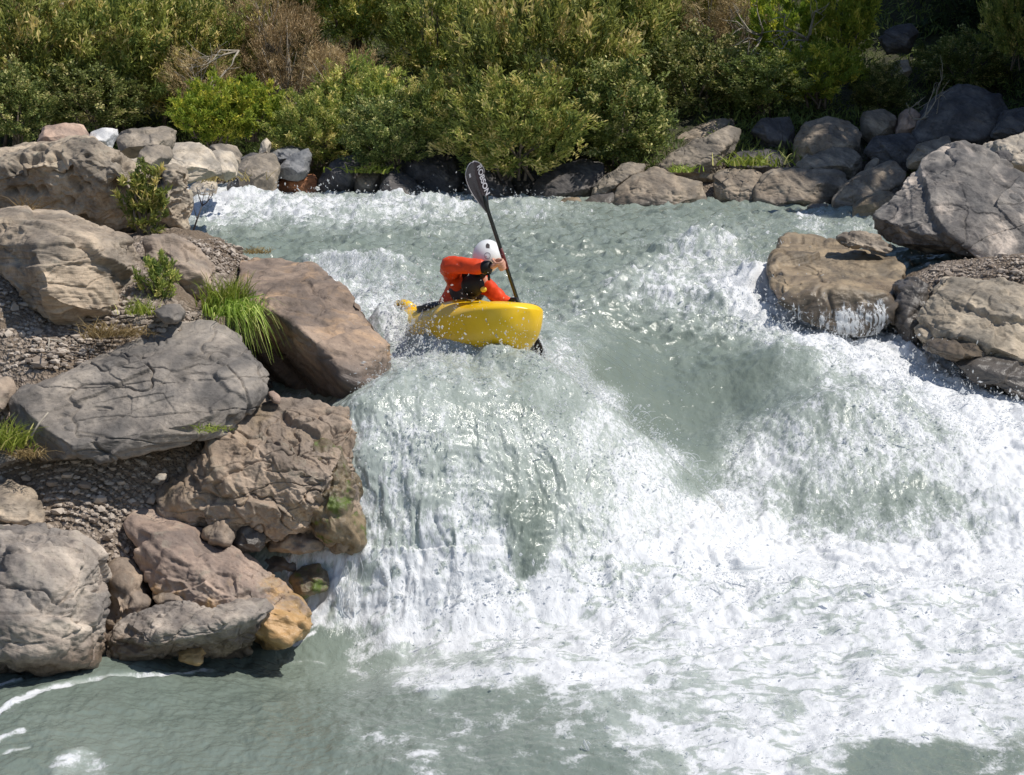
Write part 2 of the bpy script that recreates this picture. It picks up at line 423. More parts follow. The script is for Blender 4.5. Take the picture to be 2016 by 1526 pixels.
#@@SECTION
# ------------------------------------------------------------------ the river
def w_pts():
    L = []
    def up(Y): return 1.36 + 0.0245 * (Y - 14.5)
    for Y in (19.5, 22, 26, 30, 35, 42):
        for x in (-14, -9, -6, -3.5, -1.5, 0.5, 2.4 if Y < 21 else 2.6, 5, 8, 13):
            L.append((x, Y, up(Y)))
    L += [(-6, 15, 1.0), (-3, 14, .9), (-6, 17, 1.3), (-3, 17, 1.38), (-1.45, 13.6, 1.02), (-1.65, 14.3, 1.02), (-1.95, 15, 1.1), (-2.6, 16, 1.25), (-3, 15, 1.0), (-1.12, 13.5, 1.33), (-1.1, 14.2, 1.36), (-.6, 13.65, 1.33), (0, 13.95, 1.29), (.4, 14.3, 1.24),
          (.72, 14.55, 1.16), (1.1, 14.5, .86), (1.45, 14.35, .54), (1.7, 14.4, .25),
          (-1.2, 15, 1.38), (-.6, 15.2, 1.38), (0, 15.2, 1.37), (.35, 15.5, 1.32), (-1, 17, 1.42), (0, 17, 1.42), (.5, 16.6, 1.33), (.75, 17.6, 1.38), (-.2, 18.3, 1.45), (1, 18.6, 1.43), (1.8, 18.7, 1.43), (2.4, 19, 1.40),
          (-3, 13.0, .4), (-1.6, 13.2, .5), (-1.1, 13.17, .72), (-.6, 13.22, .74), (0, 13.38, .70), (.4, 13.5, .66), (.72, 13.6, .58), (1.1, 13.65, .4), (1.45, 13.5, .2),
          (-3, 12.7, 0), (-1.6, 12.92, .0), (-1.1, 12.92, .0), (-.6, 12.92, .02), (0, 12.92, .03), (.4, 12.92, .03), (.8, 12.92, .03), (1.3, 12.92, .05), (1.7, 13.3, .07), (2.2, 13.6, .08),
          (.8, 15.6, .98), (.95, 16.3, .88), (1.05, 15.2, .62), (1.35, 17.0, .93), (1.15, 17.8, 1.22), (1.45, 16.2, .60), (1.6, 15.4, .33), (1.8, 14.7, .13),
          (2.0, 17.6, 1.16), (2.05, 16.6, .80), (2.5, 16.4, .93), (3.1, 16.3, .95), (3.7, 16.0, .76), (2.0, 15.5, .42), (2.6, 15.35, .56), (3.2, 15.3, .56), (3.9, 15.2, .5),
          (1.9, 14.5, .06), (2.6, 14.45, .06), (3.3, 14.4, .06), (4.2, 14.3, .08), (5.5, 14.2, .1),
          (2.85, 18.2, 1.28), (3.26, 17.5, 1.12), (3.8, 16.8, .88), (4.3, 16.1, .66), (5.2, 15.6, .5), (4.5, 17.5, .95), (5.5, 18.5, 1.25), (4.2, 19, 1.35)]
    for Y in (6, 8, 10, 11.8):
        for x in (-9, -5, -2.5, 0, 2.5, 5, 9): L.append((x, Y, 0.0))
    L += [(2.5, 12.8, .05), (4, 12.8, .06), (6, 12.8, .06), (-6, 12.8, 0.0)]
    return L
_w = np.array(w_pts())
water_base = rbf_fit(_w[:, :2], _w[:, 2], 0.10, 2e-3)

FOAM = [  # px, py, foam, reach
(380,405,0.8,45),(430,400,0.85,40),(500,398,0.75,40),(560,395,0.7,40),(620,405,0.75,40),(700,415,0.7,40),(780,405,0.72,40),(850,400,0.78,40),(920,410,0.6,40),(1040,402,0.7,30),(980,430,0.4,40),
(420,432,0.85,40),(520,432,0.8,40),(620,432,0.75,40),(720,436,0.65,40),(820,436,0.55,40),(500,376,0.12,18),(620,378,0.15,18),(700,382,0.2,18),
(1100,410,0.45,40),(1200,420,0.25,40),(1300,415,0.22,40),(1420,420,0.2,40),(1500,416,0.22,40),(1650,424,0.3,40),
(390,460,0.02,35),(470,462,0.02,35),(540,465,0.04,40),(620,470,0.05,40),(700,470,0.1,40),(800,462,0.2,40),(900,455,0.28,40),(1000,465,0.25,40),(1100,450,0.25,40),(1200,470,0.2,40),(1300,470,0.22,40),
(1400,492,0.6,30),(1350,480,0.55,30),(1450,470,0.4,30),(1520,452,0.35,30),(1600,440,0.6,22),(1680,438,0.5,22),(1550,475,0.1,25),(1480,505,0.3,25),
(560,505,0.02,40),(640,525,0.65,30),(700,532,0.7,30),(780,535,0.6,35),(840,528,0.4,30),(620,565,0.6,30),(690,585,0.7,30),(740,600,0.65,35),(720,560,0.35,25),(720,500,0.08,35),(850,510,0.12,35),(820,490,0.15,35),(790,575,0.45,25),(820,560,0.3,25),
(1050,500,0.18,40),(1050,560,0.22,40),(1150,530,0.2,40),(1150,490,0.15,40),(1230,575,0.65,28),(1285,580,0.6,28),(1210,560,0.3,30),(1100,580,0.2,40),(1100,640,0.4,35),(1140,620,0.45,30),(1170,650,0.3,35),(1200,620,0.25,35),(1320,620,0.55,35),(1280,640,0.2,35),
(1340,530,0.6,35),(1400,560,0.65,35),(1440,530,0.55,30),(1455,565,0.85,28),(1490,560,0.9,28),(1480,600,0.85,30),(1550,640,0.9,30),(1380,630,0.5,30),(1340,670,0.15,40),(1400,690,0.12,40),(1450,650,0.6,30),(1520,680,0.6,30),(1450,690,0.2,30),(1600,680,0.9,30),(1700,695,0.95,30),(1780,730,0.97,30),(1850,770,0.97,30),(1920,800,0.97,30),(2000,850,0.97,35),(1650,730,0.6,30),(1560,710,0.35,30),
(1230,720,0.05,40),(1300,740,0,45),(1330,800,0,40),(1330,850,0.05,35),(1270,790,0.12,25),(1380,880,0.12,35),(1420,740,0.03,40),(1480,770,0.08,35),(1540,740,0.25,30),(1380,950,0.3,22),(1420,800,0.08,30),
(1440,850,0.4,35),(1470,900,0.72,35),(1550,880,0.7,35),(1600,820,0.45,35),(1560,790,0.3,25),(1650,790,0.5,35),(1700,840,0.65,35),(1760,790,0.6,30),(1800,820,0.68,30),(1850,880,0.7,35),(1950,930,0.85,40),(1700,930,0.6,35),(1610,930,0.62,35),(1540,990,0.5,30),(1640,1010,0.42,30),(1480,960,0.65,35),(1480,1010,0.75,30),(1720,990,0.36,28),(1780,980,0.42,28),(1840,1000,0.42,28),(1900,1040,0.72,40),(1990,1030,0.85,40),(1600,1060,0.62,30),(1700,1060,0.55,30),(1800,1060,0.66,30),
(780,690,0.65,35),(800,730,0.6,35),(870,710,0.6,35),(950,740,0.5,35),(1020,730,0.5,35),(1090,705,0.6,35),(1050,780,0.42,35),(960,790,0.45,35),(860,775,0.5,35),(760,760,0.5,30),(700,790,0.5,25),(1130,760,0.55,30),(1140,720,0.5,25),(1190,790,0.72,28),(1100,790,0.45,30),
(715,850,0.85,35),(790,850,0.72,35),(880,850,0.68,40),(970,860,0.58,40),(1080,870,0.58,40),(1180,870,0.75,40),(1280,900,0.85,35),(750,950,0.8,40),(830,950,0.68,40),(930,950,0.75,40),(1020,940,0.42,35),(1050,1020,0.22,35),(1010,1000,0.35,25),(1040,1090,0.26,35),(1130,960,0.55,35),(1110,1020,0.6,28),(1200,1000,0.82,45),(1300,1000,0.88,45),(1390,1030,0.9,40),(790,1050,0.68,40),(860,1050,0.78,40),(930,1050,0.9,40),(970,1090,0.85,35),(1130,1090,0.78,30),(1230,1090,0.9,45),(720,1080,0.75,30),(750,1130,0.66,25),(800,1140,0.7,25),
(720,1190,0.9,25),(800,1185,0.97,35),(900,1195,0.97,40),(980,1200,0.95,40),(1050,1185,0.62,30),(1120,1190,0.85,40),(1230,1190,0.95,45),(1330,1170,1,45),(1470,1130,1,50),(1600,1120,0.97,50),(1720,1120,0.97,50),(1850,1120,0.97,50),(1980,1130,0.97,50),
(640,1205,0.75,22),(680,1225,0.55,25),(700,1255,0.35,25),(780,1240,0.8,30),(860,1265,0.7,35),(950,1262,0.72,35),(1020,1240,0.75,35),(1090,1250,0.5,35),(1040,1300,0.59,35),(1180,1240,0.85,40),(1280,1250,0.75,40),(1400,1240,0.95,50),(1520,1230,0.85,45),(1620,1210,0.8,40),(1750,1200,0.85,45),(1900,1200,0.85,50),(1700,1270,0.6,40),(1850,1290,0.75,45),(1980,1280,0.8,45),(1580,1300,0.85,45),(1650,1350,0.9,45),(1800,1350,0.75,45),(1950,1370,0.75,45),
(1420,1310,0.85,40),(1350,1320,0.7,35),(1250,1320,0.69,35),(1170,1310,0.7,30),(1100,1325,0.64,25),(1450,1380,0.7,40),(1340,1390,0.52,35),(1240,1380,0.44,35),(1150,1370,0.39,35),(1060,1360,0.29,35),(990,1330,0.44,35),(900,1320,0.54,30),(860,1350,0.64,22),(820,1320,0.44,25),(950,1390,0.24,40),(1050,1430,0.26,40),(1150,1450,0.34,35),(1250,1440,0.44,30),(1330,1440,0.59,30),(1420,1430,0.55,35),(1520,1400,0.7,40),(1560,1380,0.3,18),(1500,1490,0.85,40),(1420,1500,0.6,35),(1600,1440,0.85,35),(1700,1420,0.9,40),(1820,1420,0.85,40),(1950,1420,0.75,40),(1620,1500,0.45,30),(1720,1490,0.15,40),(1850,1500,0.12,40),(1980,1480,0.3,40),(1550,1450,0.5,25),(1300,1510,0.39,35),(1200,1520,0.26,40),(1080,1500,0.24,40),(960,1480,0.22,40),
(720,1300,0.32,30),(660,1270,0.08,30),(600,1300,0,35),(500,1340,0,40),(400,1370,0,40),(300,1420,0,40),(200,1400,0,40),(100,1440,0.02,40),(500,1430,0.03,40),(600,1380,0.02,40),(700,1380,0.22,35),(730,1420,0.26,35),(800,1400,0.22,35),(850,1460,0.29,30),(600,1480,0.05,40),(700,1500,0.22,40),(450,1500,0.03,40),(350,1480,0.05,40),(220,1470,0.2,25),(160,1500,0.42,22),(130,1525,0.4,22),(60,1500,0.05,30),(30,1400,0,25),(300,1340,0,25),
]
STREAK = [((-60,1360),(0,1347),(45,1336),.6,4),((-20,1490),(0,1455),(45,1440),.62,7),((-20,1420),(10,1392),(40,1375),.58,7),((40,1375),(110,1352),(200,1332),.6,6),((200,1332),(260,1322),(330,1328),.55,5),((330,1328),(400,1315),(420,1318),.6,4),((-10,1500),(20,1482),(60,1475),.55,5),((520,1272),(580,1270),(625,1245),.5,4),((550,1300),(600,1303),(640,1308),.35,4)]

def build_water():
    s = np.linspace(-0.37, 0.37, 900)
    ys = np.concatenate([np.arange(7.6, 9.4, .05), np.arange(9.4, 12.85, .0135), np.arange(12.85, 13.5, .0055), np.arange(13.5, 15.2, .009), np.arange(15.2, 18.4, .0105), np.arange(18.4, 24, .026), np.arange(24, 36, .042)])
    Y = np.repeat(ys[:, None], len(s), 1)
    X = Y * s[None]
    # base height on a coarse lattice, then interpolated
    st = 4
    zc = water_base(X[:, ::st], Y[:, ::st])
    si = np.arange(0, len(s), st)
    Z = np.empty_like(X)
    for i in range(len(ys)): Z[i] = np.interp(s, s[si], zc[i])
    px, py = proj(X, Y, Z)
    # where foam lies
    num = np.zeros_like(X); den = np.full_like(X, 1e-6); 
    q = 2
    pxs, pys = px[:, ::q], py[:, ::q]
    num = np.zeros_like(pxs); den = np.full_like(pxs, 1e-7)
    wob_x = 22 * fbm2(X[:, ::q] * 1.6, Y[:, ::q] * 1.6, 3); wob_y = 16 * fbm2(X[:, ::q] * 1.6 + 40, Y[:, ::q] * 1.6, 3)
    for fx, fy, fv, rr in FOAM:
        d2 = ((pxs + wob_x - fx) / (rr * 1.25)) ** 2 + ((pys + wob_y * .6 - fy) / (rr * .85)) ** 2
        w = np.exp(-d2) + 1e-5 / (1 + d2 * d2)
        num += w * fv; den += w
    fc = num / den
    for a, b2, c, fv, wd in STREAK:
        for p0, p1 in ((a, b2), (b2, c)):
            p0 = np.array(p0, float); p1 = np.array(p1, float); dd = p1 - p0
            t = np.clip(((pxs + wob_x * .5 - p0[0]) * dd[0] + (pys + wob_y * .35 - p0[1]) * dd[1]) / (dd @ dd), 0, 1)
            d = np.hypot(pxs + wob_x * .5 - p0[0] - t * dd[0], pys + wob_y * .35 - p0[1] - t * dd[1])
            fc = np.maximum(fc, fv * np.exp(-(d / wd) ** 2))
    foam = np.empty_like(X)
    cq = np.arange(0, len(s), q)
    for i in range(len(ys)): foam[i] = np.interp(np.arange(len(s)), cq, fc[i])
    calmz = sstep(.1, .0, foam)
    # steepness
    gy = np.gradient(Z, ys, axis=0); gx = np.gradient(Z, axis=1) / np.gradient(X, axis=1)
    steep = np.sqrt(gx * gx + gy * gy)
    fall = sstep(0.5, 1.6, steep)
    # waves: broad swell, chop, puffy foam
    rough = sstep(0.05, 0.7, foam)
    calm = (Y < 12.9) * 1.0
    wv = 0.03 * fbm2(X * .9, Y * .55, 3) + 0.022 * fbm2(X * 2.6 + 9, Y * 1.8, 3)
    upper = sstep(17.5, 19.5, Y)
    wv += upper * (0.075 * fbm2(X * .55, Y * .75 + 3, 3) + 0.05 * fbm2(X * 1.6, Y * 2.0, 3))
    chopz = sstep(16.4, 18.6, Y) * sstep(33, 30, Y)
    c1 = 1 - np.abs(fbm2(X * 1.0 + .5 * fbm2(X, Y, 2), Y * 1.7, 3, .5)) * 2.6
    c2 = 1 - np.abs(fbm2(X * 2.3 + 31, Y * 3.4, 3, .5)) * 2.6
    crest = np.clip(c1, 0, 1) ** 2 * .6 + np.clip(c2, 0, 1) ** 2 * .4
    wv += chopz * (.12 * crest - .04)
    shelf = sstep(14.2, 15.5, Y) * (1 - upper)
    wv += shelf * (0.06 * fbm2(X * 1.4, Y * 1.3, 4))
    # standing waves seen in the picture
    def wave(px0, py0, h, wx, wy, ang=0.0):
        z0 = 1.36 + 0.0245 * ((CAM_Z - 1.6) / -slope(py0) - 14.5) if py0 < 700 else .3
        c = G(px0, py0, z0); ca, sa = math.cos(ang), math.sin(ang)
        dx, dy = X - c[0], Y - c[1]
        a, b3 = dx * ca + dy * sa, -dx * sa + dy * ca
        return h * np.exp(-(a / wx) ** 2 - (b3 / wy) ** 2)
    for bx, by, bh, bw in ((-1.12, 15.9, .20, .2), (-.92, 15.85, .25, .22), (-.65, 15.42, .23, .24), (-.44, 15.1, .15, .22), (-.28, 14.95, .12, .2), (-.11, 14.72, .13, .2), (.1, 14.55, .11, .2), (.3, 14.6, .09, .2)):
        wv += bh * np.exp(-((X - bx) / bw) ** 2 - ((Y - by) / bw) ** 2)
    for a in ((430, 405, 0.156, 1.0, .7), (560, 405, 0.120, .9, .6), (500, 400, 0.072, .4, .5), (690, 418, 0.108, .9, .6), (800, 405, 0.132, .6, .6), (860, 402, 0.156, .45, .5), (1040, 405, 0.144, .5, .5), (775, 388, 0.156, .35, .5),
              (640, 535, .14, .35, .3), (720, 540, .16, .45, .3), (780, 545, .1, .4, .25), (660, 590, .14, .3, .3), (730, 615, .18, .3, .3),
              (1400, 500, .18, .5, .35), (1350, 500, .12, .4, .3), (1485, 575, .26, .28, .3), (1440, 600, .15, .4, .3), (1250, 585, .10, .4, .25), (1550, 650, .14, .45, .3), (1650, 690, .14, .5, .3), (1750, 730, .16, .5, .3), (1850, 775, .16, .5, .3), (1950, 820, .16, .5, .3)):
        wv += wave(*a)
    wx1 = fbm2(X * 1.3 + 70, Y * 1.3, 3); wy1 = fbm2(X * 1.3, Y * 1.3 + 70, 3)
    bill = fbm2(X * 3.1, Y * 2.4, 3, billow=True)
    bill2 = fbm2(X * 9.5 + 5, Y * 7.0, 3, 0.55, billow=True)
    bill3 = fbm2(X * 26, Y * 20, 2, 0.6, billow=True)
    vfade = 1 - 0.55 * fall
    pool = sstep(14.6, 13.2, Y) * (Z < .3)
    bl = fbm2(X * 1.5 + .4 * wx1, Y * 2.0 + .4 * wy1, 3, .5)
    bl2 = fbm2(X * 4.2 + .8 * wx1, Y * 5.0 + .8 * wy1, 4, .55)
    wv += rough * vfade * (pool * (.045 * bl + .040 * bl2) + (1 - pool) * (0.05 * bill + 0.035 * bl2 + 0.018 * bill2))
    splashy = sstep(.5, .9, foam) * sstep(12.6, 13.0, Y) * (1 - sstep(15, 16, Y)) * (Z < .35)
    wv += splashy * (0.09 * np.maximum(fbm2(X * 2.2 + 3 + wx1, Y * 2.2, 4, billow=True), 0) + .04)
    boil = sstep(.4, .9, foam) * sstep(11, 12.4, Y) * (1 - sstep(12.8, 13.2, Y))
    wv += boil * 0.035 * bill
    ripple = (1 - rough) * (0.015 * fbm2(X * 7, Y * 5.5, 3) + 0.006 * fbm2(X * 22, Y * 17, 2)) + calmz * (Y < 13) * .014 * fbm2(X * 3.2 + wx1, Y * 4.2, 3)
    wv += ripple
    # rills running down the fall
    drift = .35 * wx1 + .10 * fbm2(X * 5, Z * 2 + Y, 3)
    rill = fbm2((X + drift) * 9, Z * 1.7 + Y * .5, 4, .6)
    rill2 = fbm2((X + drift) * 30, Z * 5 + Y * 2, 3, .6)
    clump = fbm2((X + drift) * 4, Z * 2.2 + Y * 2, 4, .55)
    Yd = fall * (-0.030 * rill - 0.014 * rill2 - 0.05 * clump)
    Zf = Z + wv * (1 - .5 * fall) + fall * 0.04 * clump
    Yf = Y + Yd
    # finished foam: ragged edges, streaks along the stream
    sx = X * 5.5; sy = Y * 2.6
    f1 = fbm2(sx, sy, 5, .6); f2 = fbm2(X * 17 + 3, Y * 9 + Z * 6, 4, .62)
    ridge = 1 - np.abs(fbm2(X * 3.6 + 11, Y * 3.2, 4, .55)) * 3.2
    up_st = fbm2(X * 2.2 + 30, Y * 3.4, 5, .6)
    mid = foam * (1 - foam) * 4
    fo = foam + (.36 * f1 + .30 * f2 * (1 - .6 * sstep(13.3, 12.6, Y))) * (.3 + .7 * mid) + .20 * np.clip(ridge, 0, 1) * mid * (Z < .3) - .06
    fo += upper * .32 * up_st * (.35 + .65 * mid)
    fo += chopz * .5 * sstep(.6, .95, crest) * np.clip(.05 + up_st + .5 * f1, -.2, 1) * (1 - calmz)
    holes = np.clip(fbm2((X + drift) * 8, Z * 1.7 + Y * 1.2, 5, .66) - .12, 0, 1) * 2.6 + np.clip(fbm2((X + drift) * 22 + 3, Z * 6 + Y * 3, 4, .68) - .10, 0, 1) * 1.7
    fo += .16 * sstep(12.45, 12.75, Y) * sstep(13.3, 12.95, Y) * sstep(.6, .2, X)
    fo -= fall * sstep(.02, .5, Z) * (holes * (.45 + .4 * sstep(-.1, -.45, X)) + .06)
    net = np.clip(1 - np.abs(fbm2(X * 1.9 + 7, Y * 3.6, 4, .6)) * 9, 0, 1)
    fo -= .42 * net * (Z < .25) * (Y < 13.2) * (foam > .55)
    soft = sstep(13.3, 12.6, Y)
    al = (X * .5 - Y * .87); cr = (X * .87 + Y * .5)
    chute = sstep(1.7, 2.6, X) * sstep(15.0, 15.8, Y) * sstep(20, 18.8, Y)
    fo += chute * .42 * fbm2(al * 1.3 + 5, cr * 6.5 + .5 * wx1, 4, .6)
    swirl = fbm2(X * 1.15 + 1.3 * wx1, Y * 1.7 + 1.3 * wy1, 4, .6)
    fo += sstep(13.3, 12.7, Y) * .42 * swirl * sstep(.04, .35, foam) + sstep(13.0, 12.4, Y) * .22 * np.clip(swirl + .3, 0, 1) * sstep(.05, .16, foam)
    fo -= .10 * sstep(12.8, 13.1, Y) * sstep(15.5, 14.5, Y) + .05
    thin = np.clip(foam * .9 + .25 * f1 + .1 + .19 * sstep(12.7, 13.2, Y) + .30 * sstep(13.2, 12.7, Y) * sstep(.18, .5, foam), 0, 1.2)
    v = np.stack([X, Yf, Zf], -1).reshape(-1, 3)
    me = mesh_np('river_water', v, grid_faces(len(ys), len(s)), WATER, {'foam': np.clip(fo, -.3, 1.15).ravel(), 'thin': thin.ravel(), 'soft': soft.ravel()})
    o = link('river_water', me); tag(o, 'grey green glacial river pouring over a rock step in white foam', 'water', kind='structure')
    return (s, ys, Zf, Yf, X, foam)
WGRID = build_water()
def water_z(x, y):
    s, ys, Zf, Yf, X, foam = WGRID
    i = np.clip(np.searchsorted(ys, y), 0, len(ys) - 1); j = np.clip(np.searchsorted(s, x / y), 0, len(s) - 1)
    return Zf[i, j]

# ------------------------------------------------------------------ the ground: bed, banks and the slope behind
def build_ground():
    C = []
    def pt(px, py, Y, drop=0.0):
        p = P(px, py, Y); C.append((p[0], p[1], p[2] - drop))
    for a in ((-150, 1040, 12.7), (0, 1040, 12.6), (150, 1050, 12.5), (280, 1150, 12.45), (250, 1215, 12.2), (-150, 900, 13.0), (0, 905, 13.0), (200, 900, 12.95), (340, 960, 13.0), (420, 880, 13.2),
              (-150, 740, 13.5), (0, 740, 13.5), (60, 690, 13.6), (0, 600, 14.0), (100, 650, 13.95), (-150, 560, 14.2), (280, 650, 13.95), (350, 640, 14.0), (250, 690, 13.8), (400, 600, 14.6), (300, 520, 15.0), (390, 485, 15.9), (470, 492, 16.6),
              (-300, 480, 15.8), (0, 490, 15.8), (200, 500, 15.8), (-300, 440, 17.5), (0, 450, 17.2), (200, 470, 17.2), (0, 400, 19), (200, 400, 19)):
        pt(*a)
    for a in ((440, 470, 17.3, .1), (560, 530, 17.2, .5), (600, 480, 20, .6), (520, 560, 15.4, .7), (600, 700, 14.9, .45), (520, 740, 14.9, .2), (620, 800, 14.1, .15), (560, 800, 14.15, .15), (640, 1120, 13.4, .1), (560, 1100, 13.42, .1), (480, 1085, 13.3, .1)): pt(*a)
    C += [(-4.5, 12.3, .6), (-7, 12.5, .9), (-4.5, 11.4, -.2), (-2.6, 11.4, -.4), (-2.2, 12.0, -.3), (-1.6, 12.3, -.7), (-1.25, 12.6, -.7), (-1.3, 12.2, -.8), (-1.0, 12.9, -.5), (-1.0, 13.3, .2)]
    for Y in (6, 8, 10, 12): C += [(x, Y, -.8) for x in (-9, -5, -2, 1, 4, 8, 14)]
    C += [(-.3, 13.4, .1), (.5, 13.6, 0), (1.2, 14, -.3), (0, 14.6, .9), (-.8, 14.2, .95), (0, 16, .95), (1.5, 16, .1), (1.3, 17.8, .7), (2.8, 15.6, .2), (2.8, 16.5, .55), (4, 15.5, .1), (3.5, 17.3, .7)]
    for Y in (18, 20, 23, 26, 28.5): C += [(x, Y, 1.0) for x in (-1, 1, 3)]
    # left bank upstream
    C += [(-4.2, 20, 1.65), (-4.6, 24, 1.75), (-5.0, 28, 1.8), (-3.2, 20, 1.2), (-3.6, 26, 1.25), (-7, 20, 2.5), (-8, 25, 2.6), (-12, 20, 4), (-14, 15, 5), (-14, 26, 4), (-6.6, 31.5, 1.9), (-10, 32, 2.3), (-14, 32, 3.0)]
    # right bank
    C += [(3.2, 19.3, .9), (4.05, 19.3, 1.64), (4.4, 19.9, 1.72), (4.1, 18.7, 1.5), (4.2, 18.2, 1.2), (4.8, 18.0, 1.75), (5.6, 18.0, 1.8), (5.2, 20, 1.7), (6.5, 20, 2.0), (8, 20, 2.8), (5.8, 17.2, .7), (6.0, 16.4, .1), (7.5, 17, 1.5), (5.6, 24, 1.6), (8, 24, 2.2), (4.6, 24, 1.2), (6.2, 28, 1.5), (10, 28, 2.6), (14, 16, 4), (14, 24, 4.5)]
    # far bank
    for x, y0 in ((-16, 34.2), (-9, 34.0), (-5, 33.4), (-2.5, 32.6), (0, 31.6), (2, 30.6), (4, 30.2), (6.5, 30.2), (9, 30.5), (16, 30)):
        C += [(x, y0 - .6, 1.2), (x, y0 + .6, 2.0), (x, y0 + 2.6, 2.75), (x, y0 + 7, 4.3), (x, y0 + 14, 8.5)]
    C = np.array(C)
    ev = rbf_fit(C[:, :2], C[:, 2], .25, 5e-3)
    xs = np.concatenate([np.arange(-17, -5, .16), np.arange(-5, -.5, .026), np.arange(-.5, 3.6, .08), np.arange(3.6, 6.2, .035), np.arange(6.2, 17, .16)])
    ys = np.concatenate([np.arange(4, 11, .2), np.arange(11, 18.6, .028), np.arange(18.6, 50, .13)])
    xc = np.arange(-17.3, 17.5, .18); yc = np.arange(3.8, 50.4, .14)
    A, B = np.meshgrid(xc, yc); zc = ev(A, B)
    # bilinear
    X, Yg = np.meshgrid(xs, ys)
    fi = (Yg - yc[0]) / .14; fj = (X - xc[0]) / .18
    i0 = np.clip(fi.astype(int), 0, len(yc) - 2); j0 = np.clip(fj.astype(int), 0, len(xc) - 2); fi -= i0; fj -= j0
    Z = zc[i0, j0] * (1 - fi) * (1 - fj) + zc[i0, j0 + 1] * (1 - fi) * fj + zc[i0 + 1, j0] * fi * (1 - fj) + zc[i0 + 1, j0 + 1] * fi * fj
    Z += .05 * fbm2(X * 1.7, Yg * 1.7, 4) + .022 * fbm2(X * 8, Yg * 8, 4, .6, billow=True) + .25 * fbm2(X * .5, Yg * .5, 3) * sstep(31, 36, Yg)
    Z += .012 * fbm2(X * 22, Yg * 22, 2, .6, billow=True)
    veg = sstep(30.5, 33, Yg) * sstep(1.9, 2.4, Z)
    me = mesh_np('ground', np.stack([X, Yg, Z], -1).reshape(-1, 3), grid_faces(len(ys), len(xs)), GROUND, {'veg': veg.ravel()})
    o = link('ground', me); tag(o, 'stony river bed, gravel banks and earth slope', 'ground', kind='structure')
    return ev
ground_z = build_ground()
# ------------------------------------------------------------------ rocks
def hull_planes(pts):
    bm = bmesh.new()
    for p in pts: bm.verts.new(p)
    bmesh.ops.convex_hull(bm, input=bm.verts[:])
    bm.normal_update()
    pl = []
    for f in bm.faces:
        n = np.array(f.normal[:]);
        if np.linalg.norm(n) < .5: continue
        d = n @ np.array(f.verts[0].co[:])
        if any(n @ q[0] > .994 and abs(d - q[1]) < .02 for q in pl): continue
        pl.append((n, d))
    bm.free()
    return np.array([p[0] for p in pl]), np.array([p[1] for p in pl])

def facets(p, size, seed, tilt=.5):
    """each cell of broken rock gets its own offset and tilt: flat chipped faces with sharp edges"""
    q = p / size
    i0 = np.floor(q).astype(np.int64)
    best = np.full(len(p), 1e9); off = np.zeros(len(p))
    for dx in (-1, 0, 1):
        for dy in (-1, 0, 1):
            for dz in (-1, 0, 1):
                c = i0 + (dx, dy, dz)
                h = (c[:, 0] * 73856093 ^ c[:, 1] * 19349663 ^ c[:, 2] * 83492791 ^ (seed * 2654435761 & 0xffffff)) & 0x7fffffff
                def rnd(k):
                    x = (h * (1103515245 + 12345 * k) + 12345 * (k + 1)) & 0x7fffffff
                    x = (x ^ (x >> 13)) * 1274126177 & 0x7fffffff
                    return (x & 0xffff) / 65535.0
                ctr = np.stack([rnd(1), rnd(2), rnd(3)], 1)
                d = q - c - ctr
                dist = (d * d).sum(1)
                val = (rnd(4) - .5) + tilt * ((rnd(5) - .5) * d[:, 0] + (rnd(6) - .5) * d[:, 1] + (rnd(7) - .5) * d[:, 2]) * 2
                m = dist < best
                best[m] = dist[m]; off[m] = val[m]
    return off

def relax(x, f, it=2):
    """average a per-vertex value with its neighbours, so steps do not zigzag along the triangles"""
    a = np.concatenate([f[:, 0], f[:, 1], f[:, 2]]); b = np.concatenate([f[:, 1], f[:, 2], f[:, 0]])
    cnt = np.bincount(a, minlength=len(x))
    for _ in range(it): x = .4 * x + .6 * np.bincount(a, x[b], len(x)) / np.maximum(cnt, 1)
    return x

